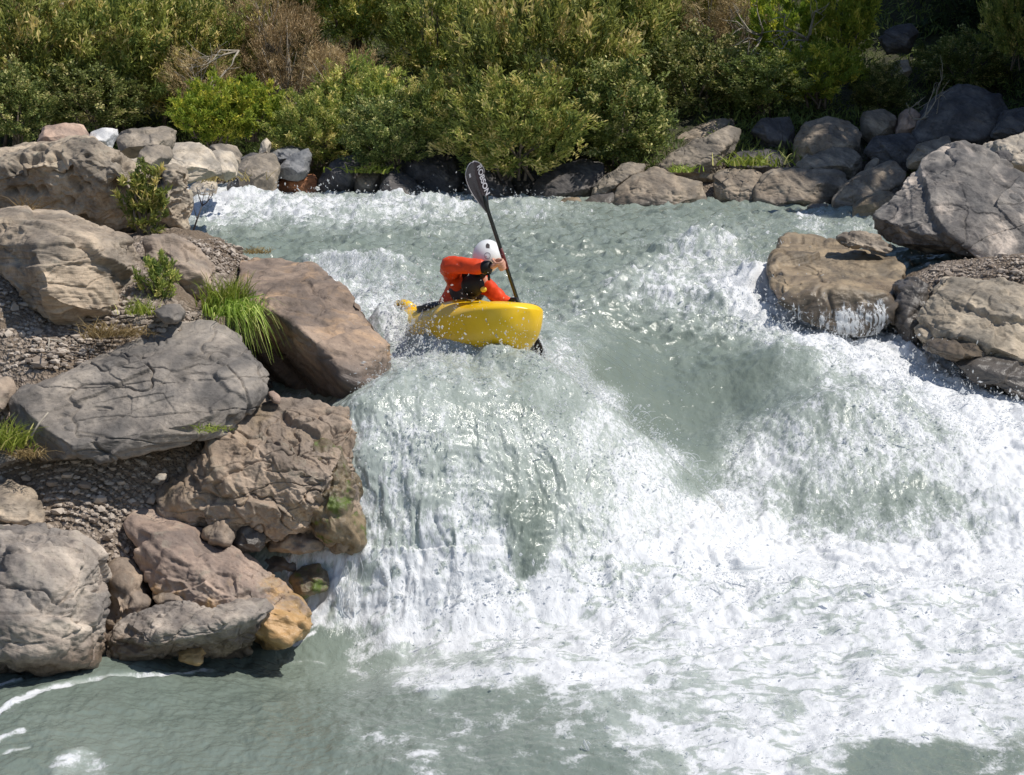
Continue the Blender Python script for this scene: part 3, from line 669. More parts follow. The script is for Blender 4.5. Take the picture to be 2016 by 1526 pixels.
def rock_shape(hulls, level=6, bevel=114, seed=0, big=.05, chip=.02, bed=.02, beds=(0.1, 0.1, 1.0), bed_t=.09, crack=.0, size=None, pits=0.0, facet=1.0, cuts=11, cut=(.80, .95)):
    """hulls: lists of corner points; the rock is their union seen from a shared core, worn, bedded and chipped"""
    allp = np.vstack(hulls)
    c = np.mean([np.mean(h, axis=0) for h in hulls], axis=0)
    ext = (allp.max(0) - allp.min(0)) / 2 + 1e-3
    d, f = ico(level)
    e = ext / ext.max(); e = np.clip(e, .3, 1)
    d = d * e; d = d / np.linalg.norm(d, axis=1)[:, None]
    r = None
    for h in hulls:
        nn, dd = hull_planes(h)
        hh = dd - nn @ c
        if (hh <= 0.005).any():
            # core lies outside this piece: keep only where it adds
            hh = np.maximum(hh, .005)
        if cuts:
            # broken off corners: extra flat faces, mostly on the sides and the top
            rs = np.random.RandomState(seed * 7 + len(h))
            cn = rs.normal(size=(cuts, 3)); cn[:, 1] = -np.abs(cn[:, 1]) * .9; cn[:, 2] += .25
            cn /= np.linalg.norm(cn, axis=1)[:, None]
            sup = ((h - c) @ cn.T).max(0)
            nn = np.vstack([nn, cn]); hh = np.concatenate([hh, np.maximum(sup * rs.uniform(cut[0], cut[1], cuts), .02)])
        dot = d @ nn.T
        inv = np.maximum(dot, 1e-4) / hh[None]
        m = inv.max(1)
        rr = 1.0 / (m * ((inv / m[:, None]) ** bevel).sum(1) ** (1.0 / bevel))
        r = rr if r is None else np.maximum(r, rr)
    v = d * r[:, None]
    sz = float(ext.max()) if size is None else size
    off = np.array([seed * 3.71, seed * 1.37, seed * 2.13])
    n0 = vnormals(v, f)
    q = v + off
    disp = .3 * big * sz * fbm3(q * (1.1 / sz), 3)
    b = np.array(beds, float); b /= np.linalg.norm(b)
    s = (q @ b + .10 * sz * fbm3(q * (1.0 / sz), 2) + .012 * fbm3(q * 6, 2)) / bed_t
    k = np.floor(s); fr = s - k
    h0 = np.sin(k * 12.9898 + seed) * 43758.5; h0 = h0 - np.floor(h0)
    h1 = np.sin((k + 1) * 12.9898 + seed) * 43758.5; h1 = h1 - np.floor(h1)
    t = sstep(.72, .98, fr)
    lay = h0 * (1 - t) + h1 * t - .5
    side = np.clip(1 - np.abs(n0 @ b), 0, 1) ** .5
    disp = disp + bed * lay * (.35 + .65 * side)
    s2 = s * 3.3 + 2.1; k = np.floor(s2); fr = s2 - k
    h0 = np.sin(k * 78.233) * 24634.6; h0 -= np.floor(h0); h1 = np.sin((k + 1) * 78.233) * 24634.6; h1 -= np.floor(h1)
    disp = disp + bed * .2 * ((h0 + (h1 - h0) * sstep(.6, .95, fr)) - .5) * side
    an = q - (q @ b)[:, None] * b * .0
    disp = disp + chip * (fbm3(an * 3.2, 4, .55))
    disp = disp + chip * .55 * (np.abs(fbm3(q * 7.5, 4, .6)) * -2 + .4)
    if facet:
        rot = np.eye(3); 
        aniso = q - .55 * (q @ b)[:, None] * b * -1.0
        w3 = np.stack([fbm3(q * 2.2 / sz + 9 * k, 2) for k in range(3)], 1) * .06 * sz
        disp = disp + facet * .085 * sz * facets(aniso + w3, .62 * sz, seed + 3) + facet * .034 * min(sz, 1.2) * facets(aniso + w3 * .5, .24 * sz, seed + 7)
    disp = relax(disp, f, 2 if level >= 8 else 1)
    if crack:
        w = fbm3(q * (1.6 / sz) + 5, 3); disp = disp - crack * np.exp(-(w / .018) ** 2)
        w = fbm3(q * np.array([.8, .8, 3.5]) * (1.3 / sz) + 9, 3); disp = disp - crack * .7 * np.exp(-(w / .02) ** 2)
    if pits:
        w = fbm3(q * 4.5, 3); disp = disp - pits * sstep(.12, .42, w)
        w = fbm3(q * 2.0 + 8, 3); disp = disp - pits * 1.6 * sstep(.10, .5, w)
    v = v + n0 * disp[:, None]
    return c, v, f

_rockn = [0]
SLAB = []
def rock(label, mat, hulls, name='boulder', cat='boulder', group=None, **kw):
    _rockn[0] += 1
    kw.setdefault('seed', _rockn[0])
    c, v, f = rock_shape(hulls, **kw)
    me = mesh_np(name, v, f, mat)
    o = link(name, me, loc=c)
    if mat is WETROCK and len(v) > 20000: SLAB[:] = [c, v, f]
    return tag(o, label, cat, group)
def PH(*pts): return np.array([P(*p) for p in pts])
def slab(outline, Y0, tilt=.3, bulge=.25, depth=.6, ridge=None, shrink=.72, sink=0.0):
    """corner points of a stone from its outline: front corners at Y0 (leaning back by tilt towards the top), a front ridge, a smaller back"""
    o = np.array(outline, float)
    y0, y1 = o[:, 1].min(), o[:, 1].max()
    c = o.mean(0)
    pts = []
    for x, y in o:
        t = (y1 - y) / max(1, y1 - y0)
        pts.append(P(x, y, Y0 + tilt * t))
    if ridge is None:
        for x, y in o:
            q = c + (np.array((x, y)) - c) * .45 + np.array((0, (y1 - y0) * .08))
            t = (y1 - q[1]) / max(1, y1 - y0)
            pts.append(P(q[0], q[1], Y0 + tilt * t - bulge))
    else:
        for x, y, dy in ridge: pts.append(P(x, y, Y0 + dy))
    base = np.array(pts[:len(o)])
    cc = base.mean(0)
    for p in base:
        q = cc + (p - cc) * shrink
        q[1] += depth; 
        pts.append(q)
    pts = np.array(pts)
    if sink:
        low = base[base[:, 2] < base[:, 2].min() + .25 * (np.ptp(base[:, 2]) + .01)]
        pts = np.vstack([pts, low - np.array((0, -.12, sink))])
    return pts

# ---- left bank, from the pool upwards
rock('large pale grey boulder in the lowest left corner, standing in the calm pool', GREYWET,
     [PH((-90, 1050, 11.9), (0, 1042, 12.1), (80, 1046, 12.15), (150, 1056, 12.05), (188, 1085, 11.95), (206, 1130, 11.9), (204, 1200, 11.75), (200, 1262, 11.6), (190, 1318, 11.45), (150, 1085, 11.55), (152, 1200, 11.3), (140, 1290, 11.2),
         (40, 1080, 11.5), (-20, 1270, 11.0), (60, 1268, 11.0), (-90, 1300, 11.05), (0, 1345, 11.45), (70, 1335, 11.6), (-90, 1360, 11.5), (100, 1060, 12.8), (200, 1150, 12.5), (190, 1310, 12.2), (-90, 1060, 12.8), (-90, 1350, 12.3))],
     level=7, big=.10, chip=.05, bed=.03, beds=(.3, .3, 1), bed_t=.16, crack=.03, bevel=180)
rock('low layered grey rock with wavy ledges lying along the edge of the calm pool', GREYWET,
     [PH((203, 1262, 11.75), (225, 1240, 11.8), (265, 1218, 11.9), (330, 1192, 12.05), (440, 1186, 12.1), (525, 1180, 12.05), (541, 1195, 12.0), (532, 1222, 11.85), (330, 1215, 11.62), (440, 1212, 11.62), (515, 1210, 11.75), (210, 1285, 11.6), (300, 1262, 11.45), (400, 1240, 11.5),
         (420, 1285, 11.72), (300, 1312, 11.75), (205, 1305, 11.75), (500, 1270, 11.95), (480, 1200, 12.6), (300, 1210, 12.5), (300, 1310, 12.3), (480, 1280, 12.3))],
     level=7, big=.08, chip=.045, bed=.07, beds=(-.12, -.25, 1), bed_t=.085, crack=.02, bevel=216)
rock('long brown boulder sloping down to a wet ochre yellow tip in the pool', OCHRE,
     [PH((225, 1005, 12.6), (248, 988, 12.75), (300, 1000, 12.75), (322, 1040, 12.7), (400, 1052, 12.75), (462, 1092, 12.65), (545, 1150, 12.5), (585, 1180, 12.35), (500, 1250, 12.0), (400, 1190, 12.15), (310, 1195, 12.2), (262, 1090, 12.4), (300, 1080, 12.3), (420, 1120, 12.2), (520, 1190, 12.0), (320, 1000, 13.2), (580, 1180, 12.9), (400, 1180, 12.9)),
      PH((500, 1160, 12.4), (585, 1175, 12.35), (612, 1210, 12.2), (624, 1245, 12.05), (612, 1272, 11.95), (560, 1275, 11.9), (508, 1268, 11.95), (490, 1200, 12.0), (560, 1210, 11.95), (420, 1150, 12.3), (420, 1130, 12.7), (600, 1200, 12.8), (600, 1275, 12.6), (520, 1275, 12.5))],
     level=7, big=.09, chip=.05, bed=.02, beds=(.6, .1, 1), bed_t=.12, bevel=162)
rock('small orange wet stone under the overhang of the layered rock', OCHRE, [slab([(348, 1285), (370, 1272), (398, 1278), (405, 1300), (385, 1312), (350, 1308)], 11.62, .1, .05, .25)], level=4, name='stone', cat='stone', chip=.02, big=.05)
rock('lumpy brown rock wedged between the large pale boulder and the long brown boulder', CONGL, [slab([(205, 1150), (225, 1105), (255, 1120), (290, 1160), (298, 1185), (280, 1215), (240, 1230), (205, 1255)], 12.05, .35, .2, .5)], level=5, chip=.07, big=.12)
rock('flat little stone tucked against the lower edge of the long brown boulder', CONGL, [slab([(292, 1168), (320, 1152), (350, 1158), (385, 1182), (350, 1192), (305, 1190)], 12.1, .2, .08, .3)], level=4, name='stone', cat='stone', chip=.03)
rock('rounded pale boulder at the left edge of the photo above the lowest pale boulder', SAND, [slab([(-60, 968), (0, 962), (30, 975), (68, 1000), (78, 1030), (60, 1045), (0, 1020), (-60, 1010)], 12.3, .25, .2, .5)], level=6, big=.06, chip=.03)
rock('broad dark grey slab with a pale cracked edge tilted beside the waterfall', GREY,
     [PH((15, 790, 13.0), (60, 752, 13.25), (140, 732, 13.4), (205, 702, 13.6), (300, 668, 13.85), (350, 641, 14.05), (422, 636, 14.1), (472, 668, 13.95), (508, 705, 13.75), (526, 745, 13.5), (522, 775, 13.3), (492, 812, 13.1), (455, 858, 12.95), (378, 858, 12.85), (300, 885, 12.75), (195, 905, 12.65), (78, 908, 12.65), (55, 862, 12.75), (18, 830, 12.9),
         (160, 742, 13.2), (330, 702, 13.42), (470, 712, 13.45), (505, 748, 13.3), (120, 880, 12.58), (400, 830, 12.8), (300, 700, 14.5), (480, 720, 14.4), (60, 800, 13.8), (100, 900, 13.3), (430, 860, 13.5))],
     level=8, big=.035, chip=.02, bed=.035, beds=(.15, -.75, .65), bed_t=.06, crack=.025, facet=.45, cuts=7, cut=(.90, .97), bevel=210)
rock('rough brown boulder with a mossy right side, directly left of the waterfall', CONGL,
     [PH((440, 845, 13.05), (520, 800, 13.45), (565, 785, 13.6), (640, 790, 13.65), (688, 800, 13.6), (696, 835, 13.4), (668, 872, 13.2), (640, 900, 13.0), (560, 900, 12.85), (470, 910, 12.8), (350, 905, 12.85), (318, 945, 12.85), (303, 992, 12.82), (330, 1035, 12.85), (400, 1045, 12.75), (460, 1062, 12.72), (520, 1072, 12.78), (560, 1045, 12.75), (620, 1030, 12.75), (640, 960, 12.75), (440, 980, 12.65),
         (480, 1060, 13.5), (600, 1060, 13.5), (680, 850, 14.1), (350, 1000, 13.5), (450, 860, 13.7)),
      PH((560, 800, 13.5), (690, 802, 13.55), (694, 840, 13.4), (672, 880, 13.2), (692, 950, 13.05), (710, 1045, 12.98), (706, 1092, 13.0), (672, 1085, 13.0), (600, 900, 12.95), (640, 1000, 12.82), (600, 1010, 12.85), (690, 1090, 13.4), (690, 850, 13.9), (580, 1000, 13.5))],
     level=8, big=.12, chip=.045, bed=.06, beds=(.75, -.2, .55), bed_t=.13, crack=.03, bevel=144)
rock('brown green moss covered rock overhanging the foot of the waterfall on its left', MOSSY,
     [slab([(575, 880), (640, 862), (668, 880), (694, 955), (712, 1045), (708, 1090), (680, 1105), (655, 1040), (600, 1010), (570, 950)], 12.86, .28, .12, .4)],
     level=6, big=.08, chip=.075, bed=.02, bevel=126)
rock('dark round stone lodged under the rough brown boulder', FARDARK, [slab([(452, 1040), (480, 1022), (515, 1035), (528, 1065), (505, 1095), (470, 1090), (450, 1068)], 12.78, .06, .12, .3)], level=5, name='stone', cat='stone')
rock('lumpy pale block below the rough brown boulder, left of the dark round stone', CONGL, [slab([(400, 1040), (445, 1030), (455, 1055), (450, 1072), (425, 1068), (398, 1056)], 12.62, .1, .1, .3)], level=5, name='stone', cat='stone', chip=.04)
rock('grey overhanging ledge of rock above the dark hollow beside the waterfall', CONGL, [slab([(520, 1062), (560, 1042), (640, 1050), (660, 1070), (630, 1088), (560, 1092), (520, 1085)], 12.95, .1, .1, .4)], level=5, chip=.05)
rock('small moss capped stone in the dark hollow beside the waterfall', MOSSY, [slab([(566, 1150), (590, 1118), (625, 1115), (645, 1130), (640, 1160), (600, 1178), (575, 1175)], 12.85, .12, .1, .3)], level=5, name='stone', cat='stone')
rock('dark wet block at the back of the hollow beside the waterfall', FARDARK, [slab([(600, 1180), (640, 1150), (690, 1150), (700, 1190), (660, 1215), (610, 1210)], 13.1, .1, .1, .4)], level=5)
rock('dark brown boulder inside the hollow behind the ochre tip', FARBROWN, [slab([(480, 1100), (560, 1090), (600, 1105), (590, 1150), (545, 1160), (500, 1130)], 13.05, .1, .1, .4)], level=5)
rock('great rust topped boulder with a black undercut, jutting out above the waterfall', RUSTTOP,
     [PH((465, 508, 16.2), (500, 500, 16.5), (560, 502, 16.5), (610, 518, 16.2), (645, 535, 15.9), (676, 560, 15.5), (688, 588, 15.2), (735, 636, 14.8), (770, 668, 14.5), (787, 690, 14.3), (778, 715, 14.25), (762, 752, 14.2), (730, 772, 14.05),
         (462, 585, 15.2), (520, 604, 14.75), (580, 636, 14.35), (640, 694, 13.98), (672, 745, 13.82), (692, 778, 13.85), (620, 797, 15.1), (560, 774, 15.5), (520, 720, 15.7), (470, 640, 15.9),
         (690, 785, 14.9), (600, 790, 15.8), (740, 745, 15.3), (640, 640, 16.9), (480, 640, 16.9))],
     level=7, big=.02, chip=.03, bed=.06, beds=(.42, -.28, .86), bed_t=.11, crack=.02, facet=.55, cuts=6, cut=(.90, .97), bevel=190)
rock('orange flake of stone stuck under the great rust topped boulder', FARPINK, [slab([(525, 772), (535, 768), (552, 785), (550, 797), (536, 792)], 13.35, .05, .03, .1)], level=3, name='stone_flake', cat='stone', chip=.01)
rock('big sandy boulder with a dark left face, upper left, below the pitted rock', SAND,
     [PH((-80, 430, 14.9), (0, 424, 15.0), (50, 420, 15.1), (110, 421, 15.1), (180, 437, 15.0), (240, 466, 14.9), (282, 502, 14.75), (292, 560, 14.55), (280, 612, 14.35), (232, 636, 14.2), (150, 652, 13.95), (110, 640, 13.85),
         (55, 448, 13.95), (90, 470, 13.75), (100, 520, 13.66), (97, 580, 13.66), (85, 618, 13.72), (200, 500, 14.1), (240, 560, 14.05), (200, 610, 13.9), (0, 440, 14.3), (-80, 470, 14.7), (-20, 560, 14.7), (60, 600, 14.2),
         (100, 440, 16.0), (260, 520, 15.7), (240, 630, 15.2), (-80, 560, 15.6), (60, 640, 15.0))],
     level=7, big=.05, chip=.03, bed=.03, beds=(.06, .1, 1), bed_t=.07, crack=.02, bevel=216)
rock('brown wedge shaped rock beside the sandy boulder, grass at its lower end', WARM,
     [slab([(282, 478), (300, 462), (335, 459), (372, 488), (400, 520), (418, 545), (414, 580), (380, 602), (345, 588), (320, 550), (295, 520)], 14.65, .5, .2, .6, ridge=[(340, 500, .1), (385, 545, -.12), (350, 560, -.05)])], level=6, big=.06, chip=.03)
rock('tall pale boulder with pitted hollows and a ragged sunlit rim, top of the left bank', PITTED,
     [PH((-120, 330, 17.2), (0, 322, 17.0), (40, 298, 17.0), (90, 282, 17.0), (135, 273, 16.9), (188, 267, 16.85), (222, 288, 16.8), (262, 328, 16.8), (305, 345, 16.8), (300, 440, 16.9), (260, 462, 17.0), (100, 450, 17.1), (-120, 440, 17.2), (60, 330, 16.62), (180, 300, 16.5), (240, 345, 16.5), (150, 420, 16.7), (0, 290, 18.4), (180, 275, 18.2), (300, 350, 18.2), (280, 460, 18.0), (-120, 340, 18.4), (-120, 450, 18.0)),
      PH((250, 340, 16.9), (300, 342, 16.7), (345, 322, 16.7), (372, 328, 16.8), (382, 352, 16.85), (368, 420, 16.9), (366, 470, 17.0), (330, 484, 17.0), (290, 460, 16.9), (330, 400, 16.55), (200, 400, 17.0), (340, 340, 17.7), (360, 470, 17.7), (250, 450, 17.7))],
     level=8, big=.10, chip=.07, bed=.03, beds=(.3, .1, 1), bed_t=.3, pits=.09, facet=.4, cuts=5, cut=(.9, .97), bevel=126)
rock('grey stone resting on the gravel above the broad dark slab', GREY, [slab([(300, 612), (322, 600), (348, 602), (360, 622), (350, 640), (320, 636)], 13.75, .12, .08, .25)], level=4, name='stone', cat='stone', chip=.02)
rock('small brown stone at the left edge of the photo beside the broad dark slab', WARM, [slab([(-40, 750), (0, 745), (12, 770), (10, 810), (-10, 825), (-40, 815)], 12.95, .2, .1, .3)], level=4, name='stone', cat='stone')
rock('thin grey stone on the earth below the green tuft at the left edge', GREY, [slab([(-30, 905), (0, 895), (28, 898), (30, 908), (0, 925), (-30, 920)], 12.6, .1, .05, .25)], level=4, name='stone', cat='stone')
rock('pale stone chip on the dirt above the long brown boulder', FARPALE, [slab([(303, 940), (312, 933), (327, 936), (325, 946), (308, 950)], 12.7, .05, .03, .1)], level=3, name='stone', cat='stone', chip=.01)

# ---- stones of the left bank upstream, behind the tall pitted boulder
UL = [
 ('pink flat topped boulder on the skyline of the left bank', FARPINK, [(60, 285), (70, 256), (82, 246), (130, 238), (145, 243), (164, 276), (120, 290)], 20.0, .4, .2, .8),
 ('white rounded stone beside the pink boulder', FARWHITE, [(172, 272), (182, 260), (205, 251), (222, 252), (226, 268), (212, 280), (185, 284)], 20.5, .25, .12, .4),
 ('long grey boulder behind the white stone', FARGREY, [(214, 280), (232, 262), (270, 255), (320, 251), (336, 256), (339, 280), (325, 290), (270, 298), (230, 300)], 22.0, .5, .25, .9),
 ('broad pale slab sloping down to the left end of the rapids', FARPALE, [(235, 318), (265, 295), (300, 285), (392, 281), (412, 300), (432, 338), (395, 350), (345, 350), (290, 340)], 23.5, .9, .2, 1.0),
 ('grey brown rounded rock just behind the pitted rim', FARGREY, [(268, 300), (290, 284), (322, 290), (330, 312), (300, 330), (270, 325)], 21.0, .4, .2, .6),
 ('pale pointed rock at the right end of the broad pale slab', FARPALE, [(405, 305), (425, 296), (448, 300), (462, 335), (440, 345), (415, 335)], 25.0, .5, .15, .7),
 ('low grey rock behind the bleached branch', FARGREY, [(408, 288), (435, 284), (455, 290), (470, 312), (450, 318), (420, 300)], 27.5, .4, .15, .7),
 ('layered grey rock below the yellow bushes, left of the blue slabs', FARGREY, [(462, 330), (480, 312), (510, 302), (538, 304), (548, 330), (535, 355), (505, 368), (478, 358)], 30.5, .8, .3, 1.0),
 ('pale upright stone standing under the yellow bushes', FARPALE, [(508, 300), (515, 278), (524, 272), (532, 282), (527, 300), (515, 304)], 32.2, .2, .1, .4),
 ('dark grey stone behind the layered rock at the foot of the yellow bushes', FARDARK, [(470, 312), (492, 300), (510, 303), (505, 318), (482, 322)], 31.4, .2, .1, .5),
 ('greenish blue block leaning behind the blue slab', FARBLUE, [(528, 302), (540, 288), (575, 286), (602, 292), (598, 310), (560, 318), (532, 322)], 32.5, .5, .3, .8),
 ('smooth blue grey slab tilted up to the right', FARBLUE, [(538, 338), (556, 318), (580, 303), (606, 290), (612, 305), (606, 335), (585, 347), (555, 346)], 31.6, .5, .3, .8),
 ('small grey boulder left of the rust red block', FARGREY, [(500, 370), (512, 352), (530, 342), (546, 344), (550, 360), (545, 372), (520, 374)], 31.6, .35, .2, .6),
 ('rust red block at the edge of the rapids', FARRUST, [(545, 374), (548, 352), (580, 348), (615, 343), (622, 347), (620, 374), (580, 377)], 31.9, .1, .12, .6),
 ('round grey boulder at the waterline left of the small grey boulder', FARGREY, [(446, 372), (452, 354), (478, 346), (490, 350), (499, 368), (480, 376)], 31.3, .4, .2, .6),
 ('brown stone between two round grey boulders at the waterline', FARBROWN, [(484, 352), (500, 345), (515, 348), (510, 362), (498, 370), (488, 362)], 31.9, .2, .1, .4),
 ('pale boulder at the waterline behind the bare twig', FARPALE, [(368, 378), (378, 362), (398, 352), (418, 356), (424, 374), (410, 384)], 29.5, .4, .2, .6),
 ('leaning dark slab right of the rust red block', FARDARK, [(628, 348), (640, 330), (668, 312), (710, 300), (722, 312), (700, 340), (690, 368), (660, 374), (632, 372)], 31.9, .5, .3, .9),
 ('pale brown block below the green tuft at the rapids', FARBROWN, [(694, 374), (696, 345), (715, 338), (748, 336), (752, 350), (740, 374), (715, 380)], 31.9, .2, .15, .6),
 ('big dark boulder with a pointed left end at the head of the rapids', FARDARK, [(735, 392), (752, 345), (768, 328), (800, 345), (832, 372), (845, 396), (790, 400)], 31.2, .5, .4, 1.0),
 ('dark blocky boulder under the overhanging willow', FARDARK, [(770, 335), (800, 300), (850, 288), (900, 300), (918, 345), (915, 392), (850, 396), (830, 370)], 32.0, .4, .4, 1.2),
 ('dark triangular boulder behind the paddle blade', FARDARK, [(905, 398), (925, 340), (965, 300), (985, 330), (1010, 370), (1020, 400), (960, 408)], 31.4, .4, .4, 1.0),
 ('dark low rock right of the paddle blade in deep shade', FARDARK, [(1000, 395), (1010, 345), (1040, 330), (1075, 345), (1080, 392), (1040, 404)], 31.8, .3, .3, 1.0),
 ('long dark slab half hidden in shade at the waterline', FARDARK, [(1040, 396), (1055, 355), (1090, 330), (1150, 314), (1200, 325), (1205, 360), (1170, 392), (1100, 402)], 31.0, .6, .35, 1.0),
 ('little yellowish stone at the waterline in front of the long dark slab', WETROCK, [(1096, 402), (1110, 390), (1140, 388), (1148, 398), (1130, 406)], 30.0, .1, .08, .3),
 ('dark wet stone below the leaning pale edged rock', FARDARK, [(1142, 402), (1165, 385), (1205, 375), (1215, 395), (1190, 408)], 30.2, .2, .15, .5),
 ('leaning pale edged rock left of the brown boulder', FARGREY, [(1162, 375), (1180, 352), (1225, 325), (1262, 318), (1278, 328), (1250, 350), (1205, 375), (1175, 385)], 30.4, .4, .2, .6),
 ('brown rounded boulder with a broken right end at the waterline', FARBROWN, [(1200, 408), (1215, 370), (1245, 345), (1290, 332), (1345, 348), (1388, 358), (1394, 395), (1380, 412), (1290, 416), (1225, 416)], 29.6, .5, .35, 1.0),
 ('great grey slab leaning up to the right behind the brown boulder', FARGREY, [(1285, 340), (1310, 310), (1360, 280), (1440, 246), (1468, 250), (1450, 290), (1425, 330), (1400, 362), (1350, 352)], 31.0, .5, .3, .9),
 ('grey brown flat rock behind the top of the great grey slab', FARBROWN, [(1330, 275), (1360, 255), (1410, 235), (1452, 232), (1445, 252), (1380, 275), (1340, 290)], 32.6, .4, .2, .7),
 ('dark rock with a green tuft on it above the brown block', FARDARK, [(1430, 325), (1450, 298), (1500, 288), (1545, 300), (1562, 328), (1530, 345), (1470, 345)], 30.9, .5, .25, .8),
 ('brown block with a cracked face at the waterline, left of the long boulder', FARBROWN, [(1404, 345), (1430, 332), (1490, 335), (1515, 350), (1505, 410), (1440, 412), (1410, 395)], 29.9, .3, .25, .8),
 ('long light brown boulder at the waterline', FARBROWN, [(1475, 400), (1500, 345), (1540, 328), (1625, 335), (1668, 340), (1676, 358), (1650, 395), (1560, 412), (1490, 414)], 29.6, .45, .3, .9),
 ('pale crested rock behind the long light brown boulder', FARGREY, [(1560, 335), (1590, 308), (1640, 290), (1668, 288), (1690, 300), (1706, 318), (1690, 345), (1640, 345)], 30.3, .5, .3, .8),
 ('dark boulder in shade left of the round brown boulder', FARDARK, [(1478, 262), (1500, 235), (1555, 228), (1570, 260), (1560, 300), (1510, 298)], 31.6, .4, .3, .8),
 ('big round brown boulder under the bright shrub', FARBROWN, [(1560, 320), (1565, 270), (1585, 240), (1630, 228), (1680, 235), (1698, 262), (1696, 310), (1650, 330), (1590, 335)], 31.0, .5, .5, 1.0),
 ('brown block with pale stripes left of the pointed stone', FARBROWN, [(1697, 235), (1705, 218), (1745, 215), (1768, 228), (1760, 262), (1715, 275), (1700, 262)], 31.8, .3, .2, .6),
 ('pointed pinkish stone at the foot of the great purple grey boulder', FARPINK, [(1765, 258), (1778, 222), (1796, 209), (1812, 225), (1810, 252), (1785, 265)], 31.6, .2, .15, .5),
 ('dark low boulder between the round brown boulder and the striped rock', FARDARK, [(1705, 300), (1725, 270), (1790, 262), (1815, 285), (1800, 330), (1740, 335)], 30.6, .4, .3, .8),
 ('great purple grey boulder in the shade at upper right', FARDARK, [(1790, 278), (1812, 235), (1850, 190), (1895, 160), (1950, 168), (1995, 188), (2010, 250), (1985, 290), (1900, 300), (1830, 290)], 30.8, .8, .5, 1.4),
 ('brown tilted slab with a mossy edge beside the striped rock', FARBROWN, [(1640, 400), (1665, 365), (1710, 335), (1765, 312), (1792, 325), (1785, 350), (1740, 385), (1690, 412), (1650, 414)], 28.8, .5, .25, .8),
 ('yellow brown low rock at the waterline under the tilted slab', WETROCK, [(1682, 412), (1710, 390), (1755, 376), (1770, 390), (1750, 416), (1700, 420)], 27.5, .2, .12, .6),
 ('thin upright sliver of rock between the pale crest and the tilted slab', FARGREY, [(1700, 345), (1712, 322), (1732, 308), (1730, 322), (1712, 350)], 29.6, .1, .06, .3),
 ('small flat stone at the waterline right of the long light brown boulder', FARBROWN, [(1588, 410), (1600, 402), (1630, 400), (1638, 410), (1610, 416)], 28.9, .1, .06, .3),
 ('brown boulder at the right edge behind the striped rock', FARBROWN, [(1790, 320), (1815, 285), (1870, 268), (1885, 290), (1850, 325)], 29.0, .4, .2, .7),
 ('pale tan layered rock at the right edge behind the striped rock', FARPALE, [(1930, 310), (1960, 280), (2030, 262), (2090, 270), (2090, 350), (2010, 345), (1950, 330)], 25.0, .5, .3, 1.0),
 ('dark stone sitting on the ledge at the right end of the striped rock', FARDARK, [(1955, 315), (1965, 298), (1988, 295), (1994, 318), (1975, 330)], 22.5, .1, .1, .3),
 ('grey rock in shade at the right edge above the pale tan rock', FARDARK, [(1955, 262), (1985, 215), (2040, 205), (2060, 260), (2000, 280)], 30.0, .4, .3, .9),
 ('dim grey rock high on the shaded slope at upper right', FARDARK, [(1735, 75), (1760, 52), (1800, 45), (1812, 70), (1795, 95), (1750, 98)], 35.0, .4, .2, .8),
 ('dim brown rock low on the shaded slope at upper right', FARBROWN, [(1748, 145), (1765, 120), (1790, 116), (1798, 138), (1775, 158)], 33.8, .3, .2, .6),
]
for lab, mat, ol, Y0, tilt, bulge, depth in UL:
    sz = (max(p[0] for p in ol) - min(p[0] for p in ol)) * Y0 / F_PX
    rock(lab, mat, [slab(ol, Y0, tilt, bulge, depth, sink=.3 if max(p[1] for p in ol) > 365 else .1)], level=6 if sz > .6 else 5, big=.05, chip=.018 * min(1, sz), facet=.6, bed=.045 * min(1, sz), beds=(.4 * math.sin(len(lab) * 3.1), -.3, .8), bed_t=.16, crack=.02 if sz > .8 else 0, bevel=150)

# ---- right bank
rock('huge striped grey boulder with slanting pale bands at the right edge', STRIPED,
     [PH((1712, 448, 20.2), (1725, 425, 20.4), (1748, 398, 20.7), (1790, 340, 21.2), (1835, 304, 21.5), (1882, 281, 21.6), (1930, 292, 21.5), (2016, 348, 21.2), (2130, 400, 21.0), (2130, 560, 20.2), (2016, 515, 19.9), (1935, 508, 19.75), (1850, 492, 19.85), (1770, 478, 20.0), (1722, 464, 20.1),
         (1885, 350, 20.6), (1880, 420, 19.95), (1900, 480, 19.6), (1990, 440, 20.0), (1800, 430, 20.1), (1960, 505, 20.6), (1800, 480, 21.0), (1900, 300, 23.0), (2130, 450, 22.8), (1760, 440, 22.0), (2100, 540, 21.5))],
     level=8, big=.04, chip=.03, bed=.17, beds=(.55, -.35, .75), bed_t=.2, crack=.02, facet=.7, bevel=200)
rock('wet tan slab with thin water sheets running over its front, right side of the river', WETROCK,
     [PH((1543, 470, 21.2), (1560, 466, 21.5), (1610, 474, 21.2), (1665, 480, 21.0), (1725, 500, 20.3), (1778, 512, 19.9), (1775, 570, 18.45), (1772, 640, 17.95), (1700, 660, 17.85), (1600, 640, 17.9), (1530, 600, 18.1), (1514, 548, 18.8), (1530, 500, 19.9), (1545, 545, 18.5), (1640, 570, 18.05), (1740, 580, 18.05), (1560, 600, 19.8), (1760, 640, 19.8), (1600, 590, 21))],
     level=7, big=.05, chip=.03, bed=.02, beds=(-.1, -.45, .9), bed_t=.13, crack=.03, facet=.8, cuts=4, cut=(.92, .98), bevel=150)
rock('row of dark wet stones between the wet tan slab and the striped boulder', FARBROWN, [slab([(1650, 470), (1680, 462), (1730, 468), (1768, 488), (1760, 500), (1700, 492), (1655, 482)], 19.6, .3, .1, .4)], level=6, big=.12, chip=.07)
